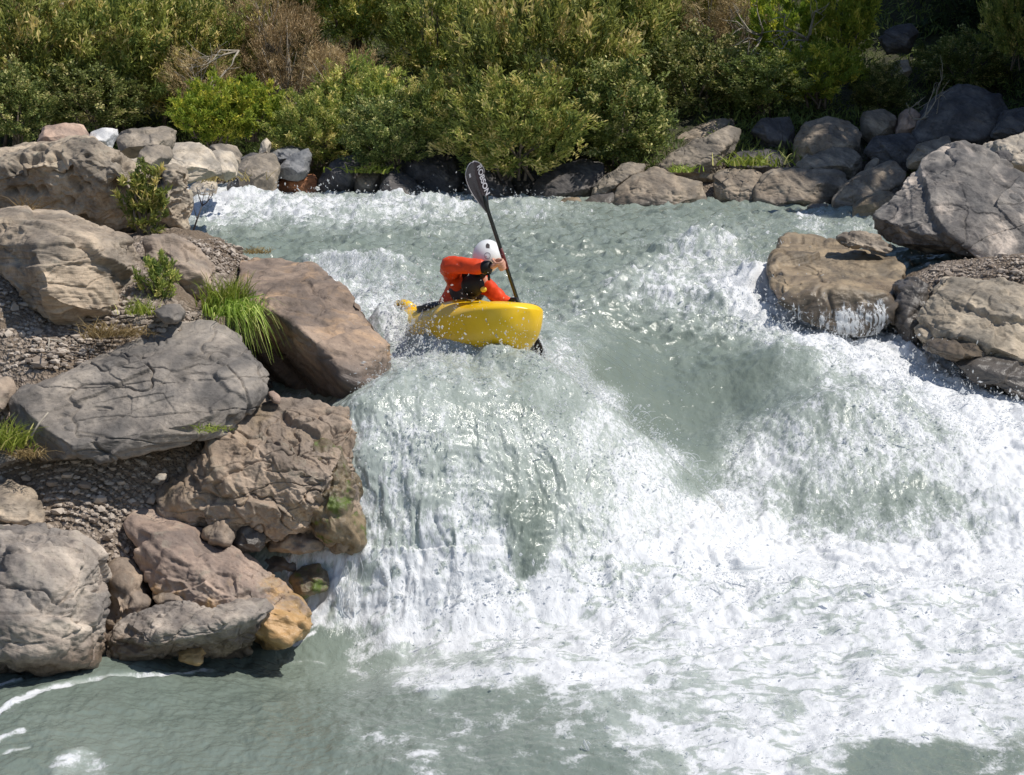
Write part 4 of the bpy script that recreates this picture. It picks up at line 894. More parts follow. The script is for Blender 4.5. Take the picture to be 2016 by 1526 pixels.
rock('patchy grey and tan rock face below the gravel at the right edge', RIGHTCLIFF,
     [PH((1800, 620, 17.6), (1828, 580, 17.8), (1860, 545, 18.1), (1910, 548, 18.1), (2016, 565, 18.0), (2140, 575, 18.0), (2140, 740, 17.2), (2016, 745, 17.0), (1900, 690, 17.2), (1820, 670, 17.4), (1868, 580, 17.7), (1900, 660, 17.1), (1990, 600, 17.4), (2000, 700, 16.9), (1840, 640, 18.5), (1860, 560, 19.0), (2140, 600, 19.0), (2100, 740, 18.2), (1900, 700, 18.2))],
     level=7, big=.06, chip=.045, bed=.07, beds=(.05, -.5, .8), bed_t=.22, crack=.02, bevel=216)
rock('brown flat block at the foot of the patchy rock face beside the white water', WETROCK, [slab([(1818, 690), (1835, 668), (1900, 660), (1950, 662), (1985, 710), (1940, 715), (1860, 705)], 17.0, .3, .15, .5)], level=6, big=.05, chip=.03)
rock('dark wet ledge of rock at the lower right bank along the white water', FARDARK, [slab([(1868, 705), (1930, 706), (2016, 716), (2120, 720), (2120, 830), (2030, 800), (1960, 765), (1900, 740)], 16.7, .3, .15, .6)], level=6, big=.05, chip=.03)
rock('narrow dark wet rock in the gap between the tan slab and the patchy rock face', FARDARK, [slab([(1770, 560), (1800, 545), (1830, 560), (1825, 640), (1810, 690), (1780, 680), (1768, 620)], 17.9, .3, .12, .6)], level=6, big=.06, chip=.03)
# ------------------------------------------------------------------ vegetation
def leaf_quads(c, d, L, W, rng, n, face=None):
    """rhombic leaves at c pointing along d"""
    up = rng.normal(size=(n, 3)) if face is None else np.asarray(face) + rng.normal(size=(n, 3)) * .45
    side = np.cross(d, up); side /= np.linalg.norm(side, axis=1)[:, None] + 1e-9
    L = L[:, None]; W = W[:, None]
    bend = np.cross(side, d) * L * .12
    v = np.stack([c, c + d * L * .5 + side * W * .5 + bend, c + d * L, c + d * L * .5 - side * W * .5 + bend], 1)
    return v
def leafy(rng, w, h, dp, nclump, nleaf, L, W, stems=7, droop=.2, upr=.5, hollow=.62, twigs=True):
    """crown mesh arrays + stem pieces of one bush, base at the origin"""
    cl = []
    while len(cl) < nclump:
        q = rng.uniform(-1, 1, 3)
        r = np.linalg.norm(q)
        if r > 1 or r < hollow: continue
        cl.append(q)
    cl = np.array(cl)
    cz = h * .54
    lump = 1 + .62 * fbm3(cl * 1.9 + rng.rand() * 50, 2)[:, None]
    C = cl * lump * np.array((w / 2, dp / 2, h * .47)) + np.array((0, 0, cz))
    V, T = [], []
    for i in range(nclump):
        out = C[i] - np.array((0, 0, h * .25)); out /= np.linalg.norm(out) + 1e-9
        ax = out + np.array((0, 0, upr)) + rng.normal(size=3) * .35; ax /= np.linalg.norm(ax)
        ln = rng.uniform(.18, .42) * min(w, h) * .55
        n = int(nleaf * rng.uniform(.6, 1.4))
        t = rng.rand(n)
        pos = C[i] + ax * ((t - .5) * ln)[:, None] + rng.normal(size=(n, 3)) * .042 * min(w, h) * .5
        pos[:, 2] -= droop * (t ** 2) * ln * .5
        d = ax + rng.normal(size=(n, 3)) * .6; d /= np.linalg.norm(d, axis=1)[:, None]
        V.append(leaf_quads(pos, d, L * rng.uniform(.6, 1.3, n), W * rng.uniform(.7, 1.3, n), rng, n, out * .8 + np.array((.25, -.15, .9))))
        base = np.clip(rng.normal(.48, .34), 0, 1)
        T.append(np.repeat(np.clip(base + rng.normal(0, .22, n), 0, 1), 4))
    V = np.concatenate(V).reshape(-1, 3); T = np.concatenate(T)
    V[:, 2] = np.maximum(V[:, 2], -.12)
    F = np.arange(len(V)).reshape(-1, 4)
    st = []
    for k in range(stems):
        tip = C[rng.randint(nclump)] * np.array((.85, .85, .95))
        b = np.array((rng.uniform(-.14, .14) * w, rng.uniform(-.1, .1) * dp, -.1))
        m = b * .5 + tip * .5 + np.array((0, 0, .15 * h)); 
        pts = [b, b * .4 + m * .6 , m * .5 + tip * .5 + rng.normal(size=3) * .03 * h, tip]
        st.append(tube_np(pts, [.028, .02, .012, .004], 5))
    return V, F, T, st
def bush_proto(seed, mat, barkm, name, **kw):
    rng = np.random.RandomState(seed)
    V, F, T, st = leafy(rng, **kw)
    me = mesh_np('foliage', V, F, mat, {'tint': T}, smooth=False)
    mb = MB()
    for v, f in st: mb.add(v, f, .3)
    return me, mb.mesh('stems', barkm)
PROTO = {}
for i in range(4):
    PROTO['willow', i] = bush_proto(100 + i, LEAF_WILLOW, BARK, 'willow', w=2.4, h=2.0, dp=1.8, nclump=300, nleaf=50, L=.115, W=.034, upr=.8)
for i in range(3):
    PROTO['dark', i] = bush_proto(200 + i, LEAF_DARK, BARK, 'alder', w=2.2, h=2.0, dp=1.8, nclump=280, nleaf=46, L=.085, W=.045, upr=.3)
for i in range(2):
    PROTO['bright', i] = bush_proto(300 + i, LEAF_BRIGHT, BARK, 'bright', w=1.8, h=1.2, dp=1.3, nclump=180, nleaf=42, L=.10, W=.034, upr=.6)
for i in range(2):
    PROTO['brown', i] = bush_proto(400 + i, LEAF_BROWN, DEADWOOD, 'brush', w=2.2, h=1.5, dp=1.4, nclump=230, nleaf=34, L=.13, W=.010, stems=26, upr=.4)
def put_bush(kind, var, px, py, wpx, hpx, Y, label, cat='bush', group=None, rz=0.0):
    """a bush whose foot is seen at (px, py), wpx wide and hpx high in the photograph, Y metres away"""
    p = P(px, py, Y)
    crown, stems = PROTO[kind, var]
    w0, h0 = {'willow': (2.4, 2.0), 'dark': (2.2, 2.0), 'bright': (1.8, 1.2), 'brown': (2.2, 1.5)}[kind]
    sx = wpx * Y / F_PX / w0; sz = hpx * Y / F_PX / h0
    nm = {'willow': 'willow_bush', 'dark': 'alder_bush', 'bright': 'leafy_bush', 'brown': 'dry_bush'}[kind]
    r = root(nm, label, cat, p, group)
    r.rotation_euler = (0, 0, rz); r.scale = (sx, (sx + sz) / 2, sz)
    link('foliage', crown, r); link('stem', stems, r)
    return r
BUSHES = [
 # far-left mass
 ('willow', 0, 60, 275, 330, 290, 35.0, 'tall olive willow at the upper left corner of the photo above the pink boulder'),
 ('willow', 1, 215, 262, 300, 270, 35.6, 'wide olive willow above the long grey boulder on the left bank'),
 ('dark', 0, 30, 285, 190, 150, 33.6, 'dark shaded bush at the left edge behind the tall pitted boulder'),
 ('dark', 1, 190, 262, 220, 130, 34.4, 'dark bush in shade behind the white stone and pink boulder'),
 ('willow', 2, 350, 240, 260, 230, 36.0, 'olive willow between the wide willow and the brown dry brush'),
 ('dark', 2, 400, 110, 230, 190, 38.5, 'dark green bush high on the slope left of the dry brush'),
 ('brown', 0, 570, 225, 240, 190, 35.8, 'grey brown dry brush in the middle of the left slope'),
 ('brown', 1, 400, 215, 200, 110, 35.0, 'brown dry brush with bare sticks above the yellow green bushes'),
 ('brown', 0, 690, 235, 190, 130, 35.2, 'brown dry brush between the grey brown brush and the overhanging willow', ),
 ('bright', 0, 430, 285, 170, 120, 33.4, 'yellow green bush at the water left of the upright pale stone'),
 ('bright', 1, 500, 270, 150, 110, 33.8, 'yellow green bush above the blue slabs'),
 ('bright', 0, 385, 265, 130, 80, 33.2, 'low yellow bush behind the broad pale slab', ),
 ('willow', 3, 620, 320, 190, 130, 33.3, 'low green willow drooping over the leaning dark slab'),
 ('dark', 0, 770, 335, 190, 140, 32.0, 'dark bush over the big dark boulder at the head of the rapids'),
 ('willow', 0, 700, 285, 230, 160, 34.2, 'green willow above the pale brown block and green tuft'),
 ('willow', 1, 700, 100, 300, 240, 38.0, 'light olive willow at the top edge above the grey brown brush'),
 ('willow', 3, 560, 70, 260, 210, 39.5, 'pale green willow at the top edge left of the light olive willow'),
 ('bright', 1, 610, 50, 150, 130, 38.8, 'bright green sprays at the top edge over the dry brush'),
 ('willow', 2, 850, 170, 230, 230, 36.6, 'olive willow left of the dark gap at the top edge'),
 ('dark', 1, 960, 120, 180, 260, 38.8, 'dark bush filling the gap at the top middle of the photo'),
 ('willow', 1, 890, 305, 220, 160, 32.4, 'left lobe of pale willow leaning over the dark triangular boulder'),
 ('willow', 0, 1080, 310, 360, 340, 32.6, 'great willow with pale leaves overhanging the paddle blade'),
 ('willow', 3, 1010, 345, 300, 190, 31.0, 'lowest willow with pale drooping sprays touching the dark rocks'),
 ('willow', 2, 1200, 230, 290, 290, 35.2, 'tall willow right of the great overhanging willow'),
 ('dark', 2, 1220, 320, 260, 180, 31.8, 'dark shaded bush over the long dark slab at the waterline'),
 ('dark', 0, 1380, 240, 240, 170, 34.2, 'dark bush in shade above the great grey leaning slab'),
 ('willow', 1, 1330, 140, 260, 220, 37.2, 'olive willow at the top edge left of the tan dead branches'),
 ('dark', 1, 1500, 228, 220, 120, 33.2, 'dark low shrub behind the dark boulder and the round brown boulder'),
 ('brown', 1, 1460, 130, 150, 170, 35.8, 'tan dead branches tangled at the top edge left of the bright shrub'),
 ('bright', 0, 1545, 120, 160, 150, 35.0, 'fresh green shrub at the top edge between dead branches'),
 ('bright', 1, 1600, 205, 200, 110, 33.2, 'yellow green shrub glowing in the sun above the round brown boulder'),
 ('bright', 0, 1660, 120, 110, 170, 34.4, 'upright bright green shrub at the edge of the dark hollow at upper right'),
 ('dark', 2, 1730, 225, 170, 90, 33.2, 'dark undergrowth above the brown block with pale stripes'),
 ('dark', 0, 1900, 180, 220, 110, 35.2, 'dark undergrowth behind the great purple grey boulder'),
 ('willow', 0, 2010, 130, 150, 170, 33.4, 'pale leaved willow at the upper right corner of the photo'),
 ('dark', 1, 1800, 20, 320, 220, 41.0, 'black shaded bush at the top right behind the dark hollow'),
 ('dark', 2, 200, 60, 300, 220, 41.0, 'dark green bush at the top left behind the bleached hanging stems'),
 ('willow', 2, 90, 110, 260, 210, 38.5, 'olive willow at the top left corner under the hanging stems'),
 ('brown', 1, 530, 110, 170, 130, 36.4, 'pale dry brush above the grey brown brush near the top edge'),
 ('brown', 0, 650, 190, 160, 90, 34.6, 'low tan brush right of the grey brown brush'),
 ('brown', 1, 30, 130, 150, 130, 36.4, 'dry brown brush at the left edge under the hanging stems'),
 ('brown', 0, 1400, 90, 150, 120, 36.0, 'tan dry brush at the top edge behind the tan dead twigs'),
 ('willow', 3, 480, 160, 200, 150, 37.0, 'olive willow just left of the grey brown brush'),
 ('dark', 0, 1120, 60, 300, 200, 40.0, 'dark bush at the top edge behind the great overhanging willow'),
 ('willow', 1, 1480, 30, 260, 180, 40.5, 'dim olive willow at the top edge behind the tan dead branches'),
]
for i, b in enumerate(BUSHES):
    put_bush(*b[:8], group='bushes on the far slope', rz=(i * 2.39996) % 6.283)

# trees that stand beyond the right of the picture and shade that bank
def spruce(x, y, h, label, seed, wide=.27, low=.06):
    rng = np.random.RandomState(seed)
    z0 = float(ground_z(x, y)) - .1
    r = root('spruce_tree', label, 'tree', (x, y, z0), 'spruces on the right bank')
    v, f = tube_np([(0, 0, 0), (.05, 0, h * .5), (0, .03, h)], [.2, .12, .02], 8)
    MB().add(v, f).build('trunk', BARK, r)
    V, T = [], []
    for k in range(int(h * 11)):
        t = (k + rng.rand()) / (h * 11); z = h * (low + (.98 - low) * t); ln = (1 - t) ** .8 * h * wide + .1
        a = rng.rand() * 6.283; n = int(30 + 60 * ln)
        u = rng.rand(n) ** .7
        c = np.stack([np.cos(a) * u * ln, np.sin(a) * u * ln, z - .35 * u * u * ln], 1)
        c += rng.normal(size=(n, 3)) * .06 * ln
        d = np.array((math.cos(a), math.sin(a), -.3)) + rng.normal(size=(n, 3)) * .6; d /= np.linalg.norm(d, axis=1)[:, None]
        V.append(leaf_quads(c, d, rng.uniform(.2, .4, n), rng.uniform(.05, .1, n), rng, n)); T.append(np.repeat(rng.rand(n), 4))
    V = np.concatenate(V).reshape(-1, 3)
    link('crown', mesh_np('crown', V, np.arange(len(V)).reshape(-1, 4), LEAF_SPRUCE, {'tint': np.concatenate(T)}, smooth=False), r)
for i, (x, y, h) in enumerate([(11.6, 32.5, 9.5), (13.2, 34.8, 11), (12.0, 37.5, 10), (14.5, 31.0, 12), (10.4, 40.5, 9), (13.5, 29.2, 10), (9.6, 38.0, 6.5), (15.5, 36.5, 13)]):
    spruce(x, y, h, 'dark spruce beyond the right edge of the photo shading the far bank', 900 + i)

for i, (x, y, h) in enumerate([(10.6, 30.9, 13), (10.9, 32.6, 14), (11.2, 29.2, 12.5), (10.6, 34.4, 12), (9.9, 27.6, 10)]):
    spruce(x, y, h, 'dark spruce beyond the right edge of the photo shading the far bank', 950 + i, .16, .36)

# grass and small plants on the left bank
def tuft(label, px, py, Y, h, spread, n, mat, lean=(0, 0), seed=0, wid=.012, name='grass_tuft', cat='grass tuft', group=None, droop=.8, foot=.06, out=.5):
    rng = np.random.RandomState(seed + 11)
    V, F, T = [], [], []
    k = 0
    for i in range(n):
        a = rng.rand() * 6.283; b = np.array((rng.normal() * foot, rng.normal() * foot, -.03))
        L = h * rng.uniform(.4, 1.2); dr = droop * rng.uniform(.55, 1.2)
        d = np.array((math.cos(a) * spread * rng.rand() ** .5 + lean[0], math.sin(a) * spread * rng.rand() ** .5 + lean[1], 1.0)); d /= np.linalg.norm(d)
        side = np.cross(d, rng.normal(size=3)); side /= np.linalg.norm(side) + 1e-9
        hor = np.array((d[0], d[1], 0)); 
        tt = rng.rand()
        for j, t in enumerate((0, .35, .7, 1.0)):
            c = b + d * L * t + (hor * out + np.array((0, 0, -.55))) * dr * L * t * t
            w = wid * (1 - .85 * t) * rng.uniform(.8, 1.2)
            V += [c - side * w / 2, c + side * w / 2]; T += [tt, tt]
            if j: F.append((k + 2 * j - 2, k + 2 * j - 1, k + 2 * j + 1, k + 2 * j))
        k += 8
    o = link(name, mesh_np(name, np.array(V), np.array(F), mat, {'tint': np.array(T)}, smooth=False), loc=P(px, py, Y))
    return tag(o, label, cat, group)
tuft('big bright green grass tuft between the broad dark slab and the great rust topped boulder', 446, 606, 14.5, .42, .42, 420, LEAF_GRASS, (.08, -.1), 1, .012, droop=.9, foot=.08, out=.2)
tuft('lower part of the hanging grass, dark green blades falling into the black undercut', 458, 612, 14.35, .50, .42, 420, LEAF_GRASS, (.25, -.25), 2, .011, droop=2.2, foot=.08, out=.08)
tuft('thin yellow grass tuft with long stalks on top of the sandy boulder at far left', 50, 418, 15.4, .28, .8, 60, LEAF_DRY, (.2, 0), 3, .010)
tuft('dry tan grass tuft on the gravel below the sandy boulder', 200, 655, 13.75, .20, .8, 150, LEAF_DRY, (0, -.1), 4, .008)
tuft('darker dry grass tuft with drooping blades beside the tan tuft', 255, 652, 13.75, .17, 1.0, 120, LEAF_DRY, (.1, -.1), 5, .008, droop=1.2)
tuft('small yellow green grass tuft at the right foot of the sandy boulder', 275, 610, 14.0, .20, .5, 110, LEAF_GRASS, (0, -.1), 6, .008)
tuft('dense green tuft at the left edge beside the broad dark slab', 12, 870, 12.75, .30, .7, 260, LEAF_GRASS, (.1, -.1), 7, .012, foot=.09)
tuft('brown dry grass hanging below the green tuft at the left edge', 50, 890, 12.6, .17, .8, 100, LEAF_DRY, (.1, -.2), 8, .009, droop=1.4)
tuft('orange brown grass patch at the water beyond the gravel, left of the calm pool', 500, 492, 17.3, .12, 1.0, 90, LEAF_DRY, (0, 0), 9, .010)
tuft('tiny moss green tuft growing in the hole of the broad dark slab', 415, 838, 12.72, .10, .9, 90, LEAF_GRASS, (0, -.3), 10, .007, droop=1.2)
tuft('green tuft growing on the dark rock under the far willow', 1480, 322, 30.5, .35, .8, 120, LEAF_GRASS, (0, 0), 12, .03, foot=.25)
tuft('yellow green tuft on the edge of the great grey leaning slab', 1345, 335, 30.3, .22, .8, 90, LEAF_GRASS, (0, 0), 13, .025, foot=.12)
tuft('leafy green tuft on top of the pale brown block at the rapids', 735, 336, 31.8, .25, 1.0, 140, LEAF_GRASS, (0, 0), 14, .035, foot=.2)
tuft('yellow grass growing between the pale slab and the waterline boulders', 430, 352, 29.5, .35, .8, 110, LEAF_DRY, (0, 0), 15, .02, foot=.25)
def small_shrub(label, px, py, Y, w, h, seed, mat, n=90, nl=30, L=.05, W=.012, name='small_shrub'):
    rng = np.random.RandomState(seed)
    V, F, T, st = leafy(rng, w, h, w * .5, n, nl, L, W, stems=9, upr=1.2, hollow=.1)
    r = root(name, label, 'shrub', P(px, py, Y))
    link('foliage', mesh_np('foliage', V, F, mat, {'tint': T}, smooth=False), r)
    mb = MB()
    for v, f in st: mb.add(v * np.array((1, 1, 1)), f, .3)
    mb.build('stem', BARK, r)
small_shrub('upright olive shrub growing up the shaded right side of the tall pitted boulder', 285, 470, 16.3, .40, .62, 31, LEAF_WILLOW, 120, 22, .07, .018)
small_shrub('olive shrub in the gap between the sandy boulder and the brown wedge rock', 312, 600, 14.3, .30, .36, 32, LEAF_WILLOW, 90, 22, .05, .012)

# sticks
def stick(label, pts, rad, mat, name='branch', cat='branch'):
    v, f = tube_np(pts, rad, 7)
    v += .2 * np.array(rad).max() * perlin3(v * 9)[:, None]
    o = MB().add(v - v[0], f).build(name, mat, loc=v[0])
    return tag(o, label, cat)
def PL(*a): return [P(*q) for q in a]
stick('bleached branch leaning down from the pale slab to the waterline', PL((400, 296, 26.5), (430, 312, 27), (468, 342, 27.6), (478, 348, 27.8)), [.035, .035, .03, .02], DEADWOOD)
stick('pale stick lying on the left edge of the broad dark slab', PL((62, 858, 12.62), (78, 832, 12.66), (95, 812, 12.75)), [.008, .007, .005], DEADWOOD, 'stick', 'stick')
stick('thin twig lying on the gravel above the broad dark slab', PL((95, 690, 13.4), (97, 668, 13.55), (125, 672, 13.55)), [.006, .006, .004], DEADWOOD, 'stick', 'stick')
# bare twig of many shoots by the river
mb = MB()
for pts, r0 in ((((376, 468, 16.6), (388, 432, 16.6), (398, 405, 16.6)), .010), (((398, 405, 16.6), (392, 388, 16.6), (386, 368, 16.6)), .006), (((398, 405, 16.6), (408, 398, 16.6), (414, 378, 16.6)), .006), (((388, 432, 16.6), (382, 412, 16.5), (380, 385, 16.5)), .004), (((410, 395, 16.6), (418, 385, 16.6), (422, 366, 16.6)), .004), (((398, 405, 16.6), (400, 388, 16.6), (404, 372, 16.7)), .004)):
    q = PL(*pts); v, f = tube_np(q, [r0, r0 * .8, r0 * .5], 6); mb.add(v, f)
tag(mb.build('bare_twig', simple('dark_twig', (.10, .085, .075), .8)), 'bare forked twig standing at the river edge right of the pitted boulder', 'twig')
def dead_branches(label, base, tips, seed, r0=.03):
    rng = np.random.RandomState(seed); mb = MB()
    for t in tips:
        b = P(*base); e = P(*t); m = (b + e) / 2 + rng.normal(size=3) * .12
        v, f = tube_np([b, m * .5 + b * .5 + rng.normal(size=3) * .03, m, (m + e) / 2 + rng.normal(size=3) * .05, e], [r0, r0 * .8, r0 * .6, r0 * .45, r0 * .2], 6); mb.add(v, f)
        for k in range(4):
            s = m + (e - m) * rng.rand(); q = s + (e - b) * .22 + rng.normal(size=3) * .16
            v, f = tube_np([s, (s + q) / 2 + rng.normal(size=3) * .03, q], [r0 * .4, r0 * .3, r0 * .1], 5); mb.add(v, f)
    tag(mb.build('dead_branches', DEADWOOD), label, 'branches')
dead_branches('bleached stems hanging down at the top left corner', (95, -40, 36.0), [(70, 60, 35.5), (85, 70, 35.4), (100, 65, 35.4), (112, 55, 35.3), (80, 30, 35.2), (118, 40, 35.4)], 41)
dead_branches('grey dead branches spreading left of the upright bright shrub', (1590, 80, 34.2), [(1520, 60, 33.8), (1545, 30, 33.8), (1560, 110, 33.7), (1620, 30, 33.8), (1600, 20, 33.9), (1530, 95, 33.6)], 42, .022)
dead_branches('tan dead twigs over the dark bush left of the fresh green shrub', (1500, 70, 34.6), [(1430, 40, 34.2), (1445, 90, 34.0), (1470, 120, 34.0), (1455, 20, 34.2), (1490, 10, 34.3)], 43, .022)
dead_branches('bare brown twigs over the yellow green bushes', (470, 100, 35.0), [(380, 150, 34.4), (420, 160, 34.3), (350, 130, 34.4), (400, 120, 34.4)], 44, .02)
dead_branches('pale bare stalks beside the great purple grey boulder', (1815, 235, 31.2), [(1840, 165, 31.2), (1856, 150, 31.2), (1850, 185, 31.0), (1822, 190, 31.0)], 45, .014)

# gravel on the bank: pebbles nobody could count
def gravel():
    rng = np.random.RandomState(5)
    V, F, T = [], [], []
    iv, jf = ico(1); n = 0
    areas = [((0, 280), (575, 735), 900), ((170, 360), (605, 665), 330), ((360, 500), (472, 545), 420), ((0, 330), (900, 1045), 700), ((205, 300), (1050, 1200), 140), ((360, 430), (620, 650), 70), ((1830, 2016), (505, 568), 420), ((420, 640), (800, 830), 60)]
    for (x0, x1), (y0, y1), m in areas:
        for i in range(int(m * 1.9)):
            px, py = rng.uniform(x0, x1), rng.uniform(y0, y1)
            # march along the view ray to the ground
            ya = 12.0 if py > 560 else (15.2 if px < 1000 else 17.2)
            Ys = np.arange(ya, ya + 4.5, .04)
            q = np.array([P(px, py, a) for a in (Ys[0], Ys[-1])]); xs = np.linspace(q[0, 0], q[1, 0], len(Ys)); zs = np.linspace(q[0, 2], q[1, 2], len(Ys))
            g = ground_z(xs, Ys)
            k = np.argmax(zs < g)
            if k == 0: continue
            s = rng.lognormal(-4.75, .55); s = min(s, .04)
            v = iv * np.array((s * rng.uniform(.8, 1.5), s * rng.uniform(.8, 1.5), s * rng.uniform(.5, .9))) * (1 + .22 * rng.normal(size=(len(iv), 1)))
            a = rng.rand() * 6.28; c, sn = math.cos(a), math.sin(a)
            v = v @ np.array(((c, -sn, 0), (sn, c, 0), (0, 0, 1))) + np.array((xs[k], Ys[k], g[k] + s * .4))
            V.append(v); F.append(jf + n); n += len(v); T.append(np.full(len(v), rng.rand()))
    m, nt, b = new_mat('pebbles'); N_ = N(nt)
    col = N_.mix(N_.attr('tint'), (.19, .145, .11, 1), (.50, .43, .36, 1))
    nt.links.new(col, b.inputs['Base Color']); b.inputs['Roughness'].default_value = .85
    o = link('gravel', mesh_np('gravel', np.vstack(V), np.vstack(F), m, {'tint': np.concatenate(T)}, smooth=False))
    tag(o, 'loose gravel and pebbles between the boulders on the banks', 'gravel', kind='stuff')
gravel()

def undergrowth():
    rng = np.random.RandomState(77)
    n = 52000
    x = rng.uniform(-11, 12, n); y0 = np.interp(x, [-16, -9, -5, -2.5, 0, 2, 4, 6.5, 9, 16], [34.2, 34, 33.4, 32.6, 31.6, 30.6, 30.2, 30.2, 30.5, 30])
    y = y0 + .7 + rng.rand(n) ** 1.3 * 9
    keep = fbm2(x * .8, y * .8, 3) > -.18
    x, y = x[keep], y[keep]; n = len(x)
    z = ground_z(x, y) + .25 * fbm2(x * .5, y * .5, 3) + rng.rand(n) * .25
    d = np.stack([rng.normal(size=n) * .6, rng.normal(size=n) * .5 - .4, rng.uniform(.1, 1.2, n)], 1); d /= np.linalg.norm(d, axis=1)[:, None]
    V = leaf_quads(np.stack([x, y, z], 1), d, rng.uniform(.08, .26, n), rng.uniform(.015, .035, n), rng, n).reshape(-1, 3)
    t = np.clip(.35 + .5 * fbm2(x * .6 + 4, y * .6, 3) + rng.normal(0, .2, n), 0, 1)
    o = link('undergrowth', mesh_np('undergrowth', V, np.arange(4 * n).reshape(-1, 4), LEAF_DARK, {'tint': np.repeat(t, 4)}, smooth=False))
    tag(o, 'grass and low undergrowth covering the far slope', 'undergrowth', kind='stuff')
undergrowth()
# ------------------------------------------------------------------ the kayak
YEL = simple('yellow_plastic', (0.88, 0.54, 0.012), 0.3, 0.5, 0.06, 3, 0.06, 30, coat=0.15)
YEL_SHADE = simple('recess_shade', (0.10, 0.06, 0.01), 0.6)  # hull yellow darkened, shade of the handle hole put into the colour
BLACK = simple('black_neoprene', (0.012, 0.011, 0.012), 0.6, 0.4, 0.2)
RED = simple('orange_red_drysuit', (0.72, 0.062, 0.012), 0.5, 0.35, 0.10, 7, 0.35, 14)
VEST = simple('charcoal_vest', (0.075, 0.062, 0.062), 0.7, 0.3, 0.2, 10, 0.3, 40)
SKIN = simple('skin', (0.62, 0.33, 0.235), 0.5, 0.4, 0.08, 20)
WHITE = simple('white_helmet_shell', (0.80, 0.80, 0.79), 0.22, 0.5, 0.02, 5)
CARBON = simple('carbon_blade', (0.035, 0.027, 0.033), 0.22, 0.6, 0.15, 20)
SHAFT = simple('carbon_shaft', (0.012, 0.017, 0.017), 0.35, 0.5, 0.15, 30)
PRINT = simple('white_print', (0.55, 0.53, 0.56), 0.4)
EDGE = simple('grey_blade_edge', (0.42, 0.40, 0.42), 0.4)
REDTAPE = simple('dark_red_tape', (0.12, 0.012, 0.012), 0.5)
BUCKLE = simple('yellow_buckle', (0.80, 0.56, 0.06), 0.4)
HAIR = simple('dark_hair', (0.02, 0.014, 0.01), 0.7)
SCUFF = simple('scuffed_print', (0.36, 0.25, 0.10), 0.6, 0.3, 0.3, 40)

STERN, BOW = Vector(P(774, 640, 16.45)), Vector(P(1038, 652, 14.66))
fwd = (BOW - STERN).normalized()
KL = (BOW - STERN).length
ROLL = R(-7)
left0 = Vector((0, 0, 1)).cross(fwd).normalized(); up0 = fwd.cross(left0)
Rr = Matrix.Rotation(ROLL, 3, fwd)
kleft, kup = Rr @ left0, Rr @ up0
SEAT = STERN + fwd * KL * .45
KM = Matrix((fwd, kleft, kup)).transposed().to_4x4(); KM.translation = SEAT
def hull_section(t):
    """half width, sheer height, deck height, keel depth at t from stern (0) to bow (1)"""
    w = np.interp(t, [0, .03, .1, .22, .4, .55, .7, .84, .92, .96, .985, 1], [.02, .07, .115, .19, .29, .33, .325, .30, .25, .195, .125, .01])
    zs = np.interp(t, [0, .1, .3, .5, .7, .85, 1], [.10, .07, .02, .01, .06, .13, .17])
    zd = zs + np.interp(t, [0, .05, .2, .36, .42, .54, .62, .75, .9, .97, 1], [.02, .05, .10, .13, .15, .21, .20, .13, .08, .055, .004])
    zk = zs - np.interp(t, [0, .05, .2, .45, .7, .86, .94, .98, 1], [.02, .07, .14, .25, .335, .36, .29, .17, .01])
    return w, zs, zd, zk
def smooth_interp():
    pass
